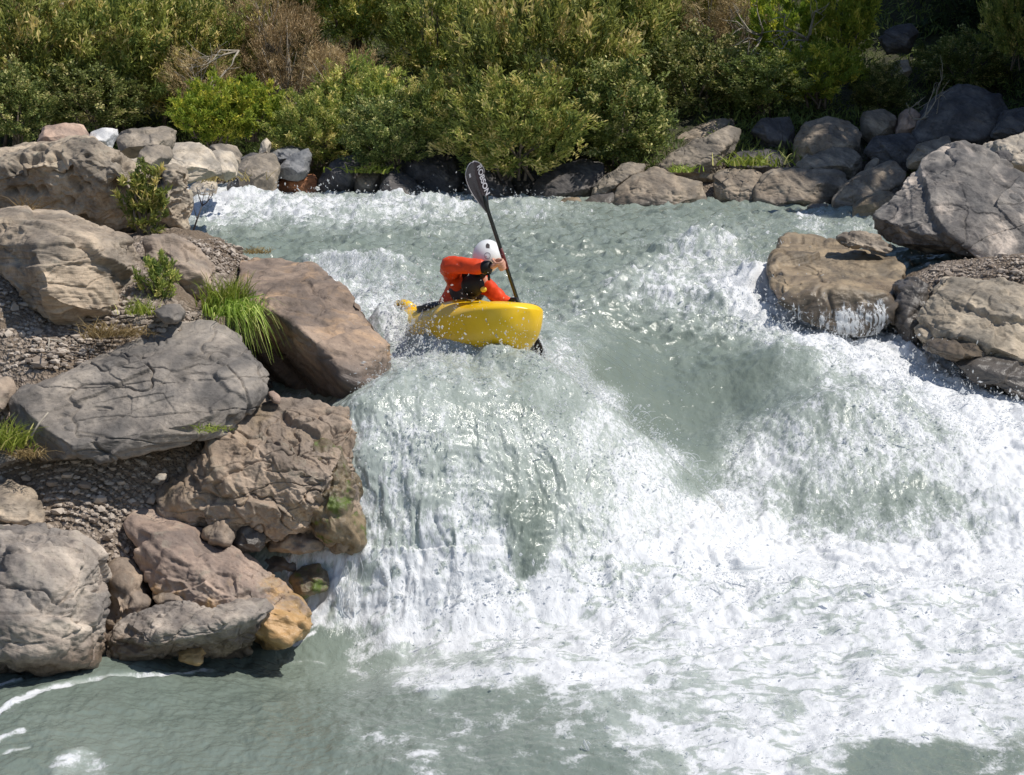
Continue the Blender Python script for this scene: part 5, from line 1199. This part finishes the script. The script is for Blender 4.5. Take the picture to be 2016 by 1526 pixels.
def kayak():
    nt_, na = 90, 56
    ts = (1 - np.cos(np.linspace(0, np.pi, nt_))) / 2
    V = []
    raw = np.array([hull_section(t) for t in ts])
    for k in range(3):
        for _ in range(3):
            pass
    ker = np.array([1, 2, 3, 2, 1]) / 9
    sm = raw.copy()
    for c in range(4):
        pad = np.pad(raw[:, c], 2, mode='edge'); sm[:, c] = np.convolve(pad, ker, 'valid')
    sm[0], sm[-1] = raw[0], raw[-1]
    a = np.linspace(0, 2 * np.pi, na, endpoint=False)
    for t, (w, zs, zd, zk) in zip(ts, sm):
        ca, sa = np.cos(a), np.sin(a)
        y = w * np.sign(ca) * np.abs(ca) ** .75
        z = np.where(sa >= 0, zs + (zd - zs) * np.abs(sa) ** 1.15, zs - (zs - zk) * np.abs(sa) ** .8)
        V.append(np.stack([np.full(na, (t - .45) * KL), y, z], 1))
    v = np.concatenate(V)
    f = []
    for i in range(nt_ - 1):
        for j in range(na):
            q = (j + 1) % na
            f.append((i * na + j, (i + 1) * na + j, (i + 1) * na + q, i * na + q))
    v = np.vstack([v, v[:na].mean(0), v[-na:].mean(0)])
    for j in range(na):
        q = (j + 1) % na; f.append((len(v) - 2, j, q, q)); k = (nt_ - 1) * na; f.append((len(v) - 1, k + q, k + j, k + j))
    v[:, 1] += .004 * perlin3(v * 5)
    r = link('kayak', None); r.matrix_world = KM
    tag(r, 'yellow whitewater kayak tipping over the lip of the waterfall, bow to the right', 'kayak')
    MB().add(v, np.array(f)).build('hull', YEL, r)
    # cockpit rim
    th = np.linspace(0, 2 * np.pi, 40)
    rim = np.stack([-.02 + .34 * np.cos(th) - .02, .215 * np.sin(th), .158 + .012 * np.cos(th)], 1)
    rv, rf = tube_np(rim, .014, 8, False); MB().add(rv, rf).build('cockpit_rim', BLACK, r)
    # stern grab handle: arch over a dark blob that imitates the shaded hole
    x0 = -.45 * KL
    arch = [(x0 - .01, 0, .08), (x0 + .02, 0, .15), (x0 + .08, 0, .185), (x0 + .15, 0, .19), (x0 + .22, 0, .175), (x0 + .31, 0, .13)]
    av, af = tube_np(arch, [.035, .036, .036, .038, .046, .06], 12); MB().add(av, af).build('grab_handle', YEL, r)
    iv, jf = ico(3); MB().add(iv * np.array((.085, .035, .045)) + np.array((x0 + .11, 0, .135)), jf).build('handle_hole_shade', YEL_SHADE, r)
    x1 = .55 * KL
    arch = [(x1 - .30, 0, .20), (x1 - .25, 0, .245), (x1 - .18, 0, .245), (x1 - .13, 0, .205)]
    av, af = tube_np(arch, .016, 8); MB().add(av, af).build('grab_handle', BLACK, r)
    # worn print on the deck in front of the cockpit
    pv = []; pf = []
    rng = np.random.RandomState(3)
    for k in range(1):
        cx, cy = .44, -.12; L_ = .2
        for q in range(14):
            W_ = .012 + .012 * rng.rand(); x = cx + (q / 13 - .5) * L_
            t = x / KL + .45; w, zs, zd, zk = hull_section(t)
            for s in (-1, 1):
                y = cy + s * W_ + .012 * math.sin(q * 1.7)
                pv.append((x, y, zs + (zd - zs) * max(0, 1 - (abs(y) / w) ** 2.6) ** .37 + .012))
            if q: n = len(pv); pf.append((n - 4, n - 3, n - 1, n - 2))
    MB().add(pv, np.array(pf)).build('worn_print', SCUFF, r)
    return r
kayak()

# ------------------------------------------------------------------ the paddle
PT, PB = Vector(P(929, 319, 14.78)), Vector(P(1062, 722, 15.45))
HAND = Vector(P(986, 522, 15.0))
pax = (PB - PT).normalized()
PLEN = (PB - PT).length
def paddle():
    r = root('paddle', 'black double bladed paddle held upright with white lettering on its raised blade', 'paddle', PT)
    side = pax.cross(Vector((0, -1, 0))).normalized(); side = -side if side.x < 0 else side
    nrm = pax.cross(side).normalized(); nrm = -nrm if nrm.y > 0 else nrm
    def w(s, a, n=0.0): return pax * s + side * a + nrm * n
    v, f = tube_np([w(.30, .012), w(.36, .004), w(.45, 0), w(PLEN - .45, 0), w(PLEN - .34, 0)], [.012, .0155, .0155, .0155, .012], 14)
    MB().add(v, f).build('shaft', SHAFT, r)
    def blade(s0, sgn, nm, feather):
        ca, sa = math.cos(feather), math.sin(feather)
        S2 = side * ca + nrm * sa; N2 = nrm * ca - side * sa
        L = .455
        us = (1 - np.cos(np.linspace(0, np.pi, 30))) / 2; vs = np.linspace(-1, 1, 15)
        top, bot = [], []
        for u in us:
            sh = math.sqrt(max(0, 1 - (1 - u / .25) ** 2)) if u < .25 else .13 + .87 * math.cos((u - .25) / .75 * math.pi / 2) ** 1.1
            lo, hi = max(.012, .084 * sh), max(.012, .092 * sh * (1 - .18 * max(0, .25 - u) / .25))
            for q in vs:
                a = q * (hi if q > 0 else lo)
                curve = .03 * (u - .5) ** 2 * 4 - .012 * abs(q) ** 2 + .010 * math.exp(-(q / .16) ** 2) * min(1, u * 1.6)
                p = pax * (s0 + sgn * u * L) + S2 * a + N2 * (curve - .02)
                top.append(p + N2 * .003); bot.append(p - N2 * .003)
        n = len(top)
        F = grid_faces(30, 15)
        allv = np.array([tuple(p) for p in top + bot])
        edge = [j for j in range(15)] + [i * 15 + 14 for i in range(1, 30)] + [29 * 15 + j for j in range(13, -1, -1)] + [i * 15 for i in range(28, 0, -1)]
        E = [(edge[i], edge[(i + 1) % len(edge)], edge[(i + 1) % len(edge)] + n, edge[i] + n) for i in range(len(edge))]
        b = MB().add(allv, np.vstack([F, F[:, ::-1] + n, np.array(E)])).build(nm, CARBON, r)
        tip = [j for j in edge]
        ring = np.array([tuple(top[j]) for j in [i * 15 for i in range(22, 0, -1)] + list(range(15)) + [i * 15 + 14 for i in range(1, 12)]])
        rv, rf = tube_np(ring, .0035, 6); MB().add(rv, rf).build('rim', EDGE, b)
        return b, S2, N2
    b, S2, N2 = blade(0.0, 1, 'blade', R(-30))
    blade(PLEN, -1, 'blade', R(55))
    # lettering along the blade
    def text(body, s_, a_, size, mat, nm, spin=0):
        cu = bpy.data.curves.new(nm, 'FONT'); cu.body = body; cu.size = size; cu.extrude = .0006; cu.align_x = 'CENTER'; cu.align_y = 'CENTER'; cu.offset = .0016
        o = bpy.data.objects.new(nm, cu); COL.objects.link(o)
        dg = bpy.context.evaluated_depsgraph_get()
        me = bpy.data.meshes.new_from_object(o.evaluated_get(dg)); bpy.data.objects.remove(o)
        me.materials.clear(); me.materials.append(mat)
        X = pax; Yv = S2; Z = X.cross(Yv)
        M = Matrix((X, Yv, Z)).transposed()
        # follow the blade face
        for vtx in me.vertices:
            q = vtx.co.copy(); u = (s_ + q.x) / .455; a = a_ + q.y
            cvt = .03 * (u - .5) ** 2 * 4 - .012 * (abs(a) / .1) ** 2 + .010 * math.exp(-(a / .016) ** 2) * min(1, u * 1.6)
            vtx.co = pax * (s_ + q.x) + S2 * a + N2 * (cvt - .02 + .0055 + q.z)
        link(nm, me, b)
    text('ROBSON', .185, .050, .066, PRINT, 'lettering')
    text('-', .095, -.040, .12, PRINT, 'mark')
    v, f = tube_np([w(.0, 0), w(.05, 0)], .017, 12)
    hs = (HAND - PT).dot(pax)
    v, f = tube_np([w(hs - .10, 0), w(hs + .09, 0)], .0165, 14); MB().add(v, f).build('grip_tape', REDTAPE, r)
    return side, nrm
pside, pnrm = paddle()

# ------------------------------------------------------------------ the paddler
def skin_mesh(verts, edges, radii, sub=2, rooti=0):
    me = bpy.data.meshes.new('sk'); me.from_pydata([tuple(v) for v in verts], edges, [])
    o = bpy.data.objects.new('sk', me); COL.objects.link(o)
    o.modifiers.new('s', 'SKIN').use_smooth_shade = True
    sv = me.skin_vertices[0].data
    for i, r in enumerate(radii):
        sv[i].radius = r if isinstance(r, tuple) else (r, r); sv[i].use_root = (i == rooti)
    m = o.modifiers.new('d', 'SUBSURF'); m.levels = sub; m.render_levels = sub
    dg = bpy.context.evaluated_depsgraph_get()
    out = bpy.data.meshes.new_from_object(o.evaluated_get(dg)); bpy.data.objects.remove(o)
    return out
def arr(me):
    v = np.array([x.co[:] for x in me.vertices]); f = []
    for p in me.polygons:
        q = list(p.vertices)
        for i in range(1, len(q) - 1): f.append((q[0], q[i], q[i + 1]))
    return v, np.array(f)
def fuse(parts, vox, mat, name, parent, smooth_it=4):
    mb = MB()
    for v, f in parts: mb.add(v, f)
    o = mb.build('tmp', mat)
    m = o.modifiers.new('r', 'REMESH'); m.mode = 'VOXEL'; m.voxel_size = vox; m.use_smooth_shade = True
    s = o.modifiers.new('s', 'SMOOTH'); s.factor = .5; s.iterations = smooth_it
    dg = bpy.context.evaluated_depsgraph_get()
    me = bpy.data.meshes.new_from_object(o.evaluated_get(dg)); bpy.data.objects.remove(o)
    me.materials.clear(); me.materials.append(mat)
    me.polygons.foreach_set('use_smooth', np.full(len(me.polygons), True))
    return link(name, me, parent)
def ell(c, r, M=None, lvl=4):
    v, f = ico(lvl); v = v * np.array(r)
    if M is not None: v = v @ np.array(M).T
    return v + np.array(c), f
V3 = lambda *a: Vector(P(*a))
SEATP = SEAT + kup * .02
def person():
    r = root('person', 'paddler in orange red drysuit and white helmet leaning over a raised forearm, holding the paddle', 'person', SEATP)
    inv = np.array(SEATP)
    pel = SEATP + kup * .06
    chest = V3(916, 568, 15.62); upch = V3(924, 548, 15.5); neck = V3(940, 533, 15.42); headc = V3(957, 509, 15.30)
    rsh = V3(892, 540, 15.50); rel = V3(883, 521, 15.18); rwr = V3(964, 527, 15.06)
    lsh = V3(957, 560, 15.52); lel = V3(985, 590, 15.35); lwr = V3(1012, 606, 15.20)
    lhand = PT + pax * ((V3(1027, 618, 15.2) - PT).dot(pax))
    # head frame: face looks towards the bow and down, hidden behind the forearm
    hu = (headc - neck).normalized(); hu = (hu + Vector((.25, .0, .9))).normalized()
    hf = Vector((.25, -.9, -.35)); hf = (hf - hu * hf.dot(hu)).normalized(); hr = hf.cross(hu)
    HM = Matrix((hr, hf, hu)).transposed()
    def hp(x, y, z): return headc + HM @ Vector((x, y, z))
    # ---- body
    verts = [pel, (pel + chest) / 2, chest, upch, neck, headc, rsh, rel, rwr, lsh, lel, lwr]
    knR, knL = SEATP + fwd * .42 - kleft * .17 + kup * .09, SEATP + fwd * .42 + kleft * .17 + kup * .09
    ftR, ftL = SEATP + fwd * .80 - kleft * .10 - kup * .02, SEATP + fwd * .80 + kleft * .10 - kup * .02
    verts += [SEATP - kleft * .11 + fwd * .05, knR, ftR, SEATP + kleft * .11 + fwd * .05, knL, ftL]
    edges = [(0, 1), (1, 2), (2, 3), (3, 4), (4, 5), (3, 6), (6, 7), (7, 8), (3, 9), (9, 10), (10, 11), (0, 12), (12, 13), (13, 14), (0, 15), (15, 16), (16, 17)]
    rad = [.12, .115, .12, .10, .05, .07, .055, .042, .028, .055, .042, .028, .075, .055, .035, .075, .055, .035]
    parts = [arr(skin_mesh(verts, edges, rad))]
    parts.append(ell(headc, (.076, .092, .11), HM))
    parts.append(ell(hp(0, .045, -.055), (.055, .05, .06), HM))        # jaw
    parts.append(ell(hp(0, .10, -.02), (.014, .018, .026), HM, 3))      # nose
    for s in (-1, 1): parts.append(ell(hp(s * .078, -.005, -.02), (.012, .02, .032), HM, 3))
    parts.append(ell(hp(0, .088, -.066), (.024, .009, .007), HM, 3))
    def hand(wrist, grip, thumb_up, flip):
        """five fingers closed round the shaft at grip"""
        out = []
        ax = pax if thumb_up < 0 else -pax              # from little finger to index: towards the thumb end
        toH = (grip - wrist); toH = (toH - ax * toH.dot(ax)).normalized()
        nn = ax.cross(toH) * flip                         # palm side normal: fingers pass on this side first
        palm_c = grip - toH * .022 + nn * .034
        M = Matrix((toH, ax, nn)).transposed()
        out.append(ell(palm_c, (.048, .046, .02), M))
        out.append(arr(skin_mesh([wrist, (wrist + palm_c) / 2, palm_c], [(0, 1), (1, 2)], [.027, (.03, .024), (.036, .02)], 2)))
        for k, (o, L) in enumerate(((-.032, .82), (-.011, .95), (.011, 1.0), (.032, .93))):
            b = palm_c + toH * .036 + ax * o
            rr = .029
            pts = [b - toH * .01]
            for a in (35, 0, -40, -85, -125):
                a = math.radians(a); pts.append(grip + ax * o * 1.02 + (nn * math.sin(a) + toH * math.cos(a)) * rr * L ** .5)
            out.append(arr(skin_mesh(pts, [(i, i + 1) for i in range(len(pts) - 1)], [.0125, .012, .0115, .011, .010, .009], 2)))
        b = palm_c - toH * .02 + ax * .038
        pts = [b - toH * .02, b - toH * .022 + ax * .012 - nn * .03, grip - toH * .018 + ax * .03 - nn * .03, grip + toH * .008 + ax * .036 - nn * .032]
        out.append(arr(skin_mesh(pts, [(0, 1), (1, 2), (2, 3)], [.015, .0125, .011, .0085], 2)))
        return out
    parts += hand(rwr, HAND, 1, 1)
    parts += hand(lwr, lhand, 1, -1)
    parts = [(v - inv, f) for v, f in parts]
    body = fuse(parts, .006, SKIN, 'body', r, 2)
    iv, jf = ico(2)
    for s in (-1, 1):
        MB().add(ell(hp(s * .03, .083, .012), (.011, .008, .008), HM, 3)[0] - inv, ico(3)[1]).build('eye', PRINT, r)
        MB().add(ell(hp(s * .03, .090, .012), (.005, .004, .005), HM, 2)[0] - inv, jf).build('pupil', BLACK, r)
    MB().add(ell(hp(0, -.035, -.02), (.082, .07, .085), HM, 4)[0] - inv, ico(4)[1]).build('hair', HAIR, r)
    # ---- drysuit top: torso and sleeves as one shell
    up2 = upch + Vector((0, 0, .0))
    rsl, lsl = rel.lerp(rwr, .90), lel.lerp(lwr, .94)
    jv = [pel + kup * .02, (pel + chest) / 2, chest, upch, neck - (neck - upch) * .25, rsh, rsh.lerp(rel, .5), rel, rel.lerp(rwr, .35), rel.lerp(rwr, .7), rsl, lsh, lsh.lerp(lel, .5), lel, lsl]
    je = [(0, 1), (1, 2), (2, 3), (3, 4), (3, 5), (5, 6), (6, 7), (7, 8), (8, 9), (9, 10), (3, 11), (11, 12), (12, 13), (13, 14)]
    jr = [.155, .15, .15, .12, .075, .085, .082, .074, .070, .063, .052, .078, .07, .064, .048]
    v, f = arr(skin_mesh(jv, je, jr, 3))
    # cloth folds
    n = vnormals(v, f)
    v = v + n * (.010 * perlin3(v * 9) + .012 * np.abs(perlin3(v * np.array((7, 7, 16)))) + .004 * perlin3(v * 30))[:, None]
    MB().add(v - inv, f).build('jacket', RED, r)
    # dark piping over the raised shoulder
    pts = [V3(868, 548, 15.40), V3(869, 520, 15.28), V3(873, 506, 15.2), V3(884, 499, 15.12), V3(896, 502, 15.10), V3(903, 510, 15.06)]
    # cuff and strap
    d = (rwr - rel).normalized()
    cv, cf = tube_np([rsl - d * .025, rsl, rsl + d * .03, rsl + d * .045], [.050, .054, .053, .046], 16); MB().add(cv - inv, cf).build('cuff', BLACK, r)
    s0 = rsl + d * .025 + Vector((0, -.02, -.045)); sv, sf = tube_np([s0, s0 + Vector((.004, 0, -.03)), s0 + Vector((.004, .004, -.055))], [.010, .012, .010], 8); MB().add(sv - inv, sf).build('cuff_strap', BLACK, r)
    d = (lwr - lel).normalized(); cv, cf = tube_np([lsl - d * .02, lsl, lsl + d * .03], [.046, .048, .042], 16); MB().add(cv - inv, cf).build('cuff', BLACK, r)
    # buoyancy vest
    fr = Vector((.38, -.92, 0)); sd = Vector((.95, .25, 0))
    c0 = chest + fr * .045 + Vector((.035, 0, 0))
    vv = [pel + kup * .16 + fr * .06, c0, upch + fr * .05]
    v, f = arr(skin_mesh(vv, [(0, 1), (1, 2)], [(.165, .165), (.165, .16), (.12, .12)], 3)); MB().add(v - inv, f).build('vest', VEST, r)
    vv = [c0 + fr * .10 + Vector((.03, 0, .03)), c0 + fr * .125 + Vector((.02, 0, -.03))]
    v, f = ell(V3(931, 562, 15.33), (.095, .06, .09)); MB().add(v - inv, f).build('chest_shadow', BLACK, r)  # added black blob imitating the dark neck hole and chest shadow
    bk = V3(952, 570, 15.25); v, f = ell(bk, (.026, .012, .022)); MB().add(v - inv, f).build('buckle', BUCKLE, r)
    # spray deck
    M = Matrix((fwd, kleft, kup)).transposed()
    v, f = ell(SEATP + kup * .10 - fwd * .02, (.36, .235, .10), M); MB().add(v - inv, f).build('spray_deck', BLACK, r)
    gv, gf = tube_np([upch + Vector((0, 0, .02)), neck, neck.lerp(headc, .35)], [.10, .082, .075], 14); MB().add(gv - inv, gf).build('neck_gasket', BLACK, r)
    # ---- helmet
    hc = headc + hu * .022
    v, f = ico(5)
    rim = -.055
    keep = v[:, 2] > -.62
    q = v.copy(); q[:, 2] = np.maximum(q[:, 2], -.62)
    hv = q * np.array((.116, .138, .135)) 
    hv = hv @ np.array(HM).T + np.array(hc)
    helm = MB().add(hv - inv, f).build('helmet', WHITE, r)
    # marks on the shell
    def on_shell(px, py):
        o = np.array((0, 0, CAM_Z)); dd = np.array(P(px, py, 15.3)) - o; dd /= np.linalg.norm(dd)
        Mi = np.array(HM); A = np.array((.116, .138, .135)) * 1.012
        oo = (Mi.T @ (o - np.array(hc))) / A; d2 = (Mi.T @ dd) / A
        a = d2 @ d2; b_ = oo @ d2; c_ = oo @ oo - 1; k = b_ * b_ - a * c_
        return None if k < 0 else o + dd * ((-b_ - math.sqrt(k)) / a)
    def patch(nm, poly, mat, hole=None):
        pts = [on_shell(*p) for p in poly]
        if any(p is None for p in pts): return
        if hole is None:
            c = on_shell(*np.mean(poly, 0)); vv = [c] + pts; ff = [(0, i, i % len(pts) + 1, i % len(pts) + 1) for i in range(1, len(pts) + 1)]
        else:
            pi = [on_shell(*p) for p in hole]; n_ = len(pts); vv = pts + pi; ff = [(i, (i + 1) % n_, (i + 1) % n_ + n_, i + n_) for i in range(n_)]
        MB().add(np.array(vv) - inv, np.array(ff)).build(nm, mat, helm)
    patch('emblem', [(956.6, 482), (958, 479.6), (960, 479), (962.8, 480.6), (964.2, 482), (964, 489), (958, 488.6), (956.4, 486)], VEST)
    ring = [(959.5 + 6.6 * math.cos(a), 503.5 + 6.8 * math.sin(a)) for a in np.linspace(0, 2 * math.pi, 18, endpoint=False)]
    ring2 = [(959.5 + 5.3 * math.cos(a), 503.5 + 5.5 * math.sin(a)) for a in np.linspace(0, 2 * math.pi, 18, endpoint=False)]
    GREYP = simple('grey_print', (.38, .36, .38), .4)
    patch('logo_ring', ring, GREYP, ring2)
    patch('logo_dot', [(955.5, 504.5), (957.5, 504), (958, 506.5), (956, 507)], simple('red_print', (.55, .2, .2), .4))
    # chin strap
    st = [hp(-.085, .0, -.03), hp(-.06, .06, -.09), hp(0, .085, -.12), hp(.06, .06, -.09), hp(.085, 0, -.03)]
    v, f = tube_np(st, .008, 8); MB().add(v - inv, f).build('chin_strap', BLACK, r)
    return r
person()
# ------------------------------------------------------------------ spray thrown up by the falls
def build_spray():
    rng = np.random.RandomState(21)
    s, ys, Zf, Yf, X, foam = WGRID
    px, py = proj(X, Yf, Zf)
    OV = np.array([(1, 0, 0), (-1, 0, 0), (0, 1, 0), (0, -1, 0), (0, 0, 1), (0, 0, -1)], float)
    OF = np.array([(0, 2, 4), (2, 1, 4), (1, 3, 4), (3, 0, 4), (2, 0, 5), (1, 2, 5), (3, 1, 5), (0, 3, 5)])
    zones = [  # polygon box in the picture x0 y0 x1 y1, count, height, size, least foam
        (770, 610, 1070, 745, 5200, .17, .0058, .3), (770, 610, 900, 690, 2200, .2, .006, .3), (690, 740, 1200, 860, 1500, .05, .005, .35), (1060, 690, 1470, 1010, 3600, .11, .0055, .45),
        (680, 790, 1010, 1190, 1300, .08, .0058, .5), (1000, 860, 1500, 1190, 1300, .07, .0055, .5), (1420, 780, 1950, 1090, 1500, .08, .0055, .4),
        (1400, 480, 1560, 680, 2600, .14, .0065, .5), (1540, 600, 2016, 880, 4200, .10, .007, .6), (630, 500, 860, 620, 2400, .08, .0065, .45),
        (690, 1120, 2016, 1290, 2200, .10, .006, .6), (640, 1200, 2016, 1526, 2200, .03, .006, .3), (380, 385, 1100, 430, 1500, .10, .011, .5), (1150, 640, 1420, 800, 160, .10, .0035, .0), (1000, 430, 1700, 620, 900, .04, .006, .3)]
    Vs, Fs, n = [], [], 0
    for x0, y0, x1, y1, cnt, hh, size, fmin in zones:
        ok = np.argwhere((px > x0) & (px < x1) & (py > y0) & (py < y1) & (foam >= fmin))
        if not len(ok): continue
        # rarer towards the edges, in clumps
        q = ok[rng.randint(len(ok), size=cnt * 3)]
        bx, by, bz = X[q[:, 0], q[:, 1]], Yf[q[:, 0], q[:, 1]], Zf[q[:, 0], q[:, 1]]
        cl = fbm3(np.stack([bx, by, bz], 1) * 3.3 + 3, 3)
        pick = np.argsort(-(cl + rng.normal(0, .25, len(cl))))[:cnt]
        bx, by, bz, cl = bx[pick], by[pick], bz[pick], cl[pick]
        h = rng.exponential(hh, cnt) * np.clip(.4 + 1.6 * (cl + .2), .15, 2) * .7
        pos = np.stack([bx + rng.normal(0, .3, cnt) * h, by - .4 * h + rng.normal(0, .2, cnt) * h, bz + h + .004], 1)
        sz = size * .8 * rng.lognormal(-.3, .5, cnt)
        d = np.stack([rng.normal(size=cnt) * .7, rng.normal(size=cnt) * .5, rng.normal(size=cnt)], 1); d /= np.linalg.norm(d, axis=1)[:, None]
        st = 1 + rng.exponential(.9, cnt)
        v = OV[None] * sz[:, None, None]
        along = (v @ d[:, :, None])
        v = v + along * d[:, None] * (st - 1)[:, None, None]
        v = v + pos[:, None]
        f = OF[None] + (np.arange(cnt) * 6)[:, None, None] + n
        Vs.append(v.reshape(-1, 3)); Fs.append(f.reshape(-1, 3)); n += cnt * 6
    m, nt, b = new_mat('water_droplets')
    b.inputs['Base Color'].default_value = (.78, .80, .81, 1); b.inputs['Roughness'].default_value = .25
    tr = nt.nodes.new('ShaderNodeBsdfTranslucent'); tr.inputs['Color'].default_value = (.88, .90, .91, 1)
    mx = nt.nodes.new('ShaderNodeMixShader'); mx.inputs[0].default_value = .6
    nt.links.new(b.outputs[0], mx.inputs[1]); nt.links.new(tr.outputs[0], mx.inputs[2])
    tp = nt.nodes.new('ShaderNodeBsdfTransparent'); m2 = nt.nodes.new('ShaderNodeMixShader'); m2.inputs[0].default_value = .45
    nt.links.new(mx.outputs[0], m2.inputs[1]); nt.links.new(tp.outputs[0], m2.inputs[2]); nt.links.new(m2.outputs[0], nt.nodes['Material Output'].inputs[0])
    o = link('spray', mesh_np('spray', np.vstack(Vs), np.vstack(Fs), m, smooth=True))
    tag(o, 'white spray droplets flying off the falls and the waves', 'spray', kind='stuff')
    # ragged threads of water: over the kayak side, off the crest, down the wet slab
    mb = MB()
    def thread(p, d, L, r, grav):
        ts = np.linspace(0, 1, 7)
        pts = np.array(p) + np.outer(ts, d) * L + np.outer(ts ** 2, (0, 0, -grav))
        pts += np.stack([fbm3(pts * 9 + k * 30, 2) for k in range(3)], 1) * .02
        v, f = tube_np(pts, r * np.array([1, 1.1, .9, 1.0, .7, .5, .2]) * rng.uniform(.7, 1.3, 7), 5); mb.add(v, f)
    for k in range(420):
        t = rng.rand(); qx = 780 + 290 * t; qy = np.interp(qx, [770, 850, 900, 960, 1070], [635, 662, 700, 712, 716]) + rng.normal(0, 9)
        Yk = np.interp(qx, [770, 850, 900, 960, 1070], [15.8, 15.32, 15.0, 14.75, 14.5])
        p = P(qx, qy, Yk + rng.normal(0, .06))
        d = np.array((rng.normal(0, .6), rng.normal(0, .3), rng.uniform(.3, 1.4)))
        thread(p, d, rng.uniform(.04, .15), rng.uniform(.002, .005), rng.uniform(.03, .12))
    for k in range(110):
        t = rng.rand(); p = P(1065 + 385 * t + rng.normal(0, 14), np.interp(t, [0, .35, .62, 1], [705, 785, 872, 1015]) + rng.normal(0, 10), np.interp(t, [0, .4, 1], [14.75, 14.5, 14.35]))
        d = np.array((rng.uniform(-.2, 1.2), rng.normal(0, .4), rng.uniform(.2, 1.1)))
        thread(p, d, rng.uniform(.04, .14), rng.uniform(.002, .0045), rng.uniform(.03, .1))
    for k in range(150):
        p = P(rng.uniform(640, 760), rng.uniform(505, 545), rng.uniform(18.3, 18.9)); thread(p, np.array((rng.normal(0, .5), 0, 1)), rng.uniform(.05, .16), rng.uniform(.003, .006), rng.uniform(.02, .1))
    o = mb.build('spray', m); tag(o, 'ragged threads of splashing water beside the kayak and along the crest of the fall', 'spray', kind='stuff')
    # thin water sheets running over the wet slab
    mb = MB()
    def runnel(px, py0, py1, Y0, Y1, w):
        k = 9
        for i in range(k):
            pass
        L = np.linspace(0, 1, k)
        a = np.array([P(px + rng.normal(0, 2.2), py0 + (py1 - py0) * t, Y0 + (Y1 - Y0) * t) for t in L])
        v, f = tube_np(a, w * np.interp(L, [0, .2, 1], [.3, 1, .8]) * rng.uniform(.6, 1.3, k), 6); mb.add(v, f)
    for k in range(14):
        g = rng.uniform(672, 712); runnel(g, rng.uniform(1090, 1110), 1195, 12.92, 12.86, rng.uniform(.001, .004))
    o = mb.build('water_trickles', m); tag(o, 'thin white trickles running down the wet rocks', 'trickles', kind='stuff')
build_spray()

def water_film():
    c, v, f = SLAB
    w = v + c; n = vnormals(v, f)
    fc = w[f].mean(1); fn = n[f].mean(1)
    ok = (fn[:, 1] < -.15) & (fc[:, 2] > 1.0) & (fc[:, 2] < 1.74)
    f = f[ok]; used = np.unique(f); mp = np.full(len(v), -1); mp[used] = np.arange(len(used))
    m, nt, b = new_mat('running_water_film'); n_ = N(nt)
    pos = n_.node('ShaderNodeNewGeometry').outputs['Position']
    s1 = n_.noise(n_.scale(pos, (34, 34, 2.0)), 1.0, 6, .7, .5)
    big = n_.noise(n_.scale(pos, (3.2, 3.2, .8)), 1.0, 3, .5, .2)
    sep = n_.node('ShaderNodeSeparateXYZ'); nt.links.new(pos, sep.inputs[0])
    low = n_.ramp(sep.outputs[2], 1.70, 1.40)
    a = n_.ramp(n_.math('ADD', n_.math('ADD', s1, n_.math('MULTIPLY', n_.math('SUBTRACT', big, .5), 1.1)), n_.math('MULTIPLY', n_.math('SUBTRACT', low, 1.0), .45)), .50, .66)
    b.inputs['Base Color'].default_value = (.74, .76, .77, 1); b.inputs['Roughness'].default_value = .2
    b.inputs['Specular IOR Level'].default_value = .5
    nt.links.new(n_.bump(s1, .6, .02), b.inputs['Normal'])
    nt.links.new(n_.math('MULTIPLY', a, .7), b.inputs['Alpha'])
    o = link('water_film', mesh_np('water_film', (v + n * .009)[used], mp[f], m), loc=c)
    tag(o, 'thin white sheets of water running down the front of the wet tan slab', 'water film', kind='stuff')
water_film()
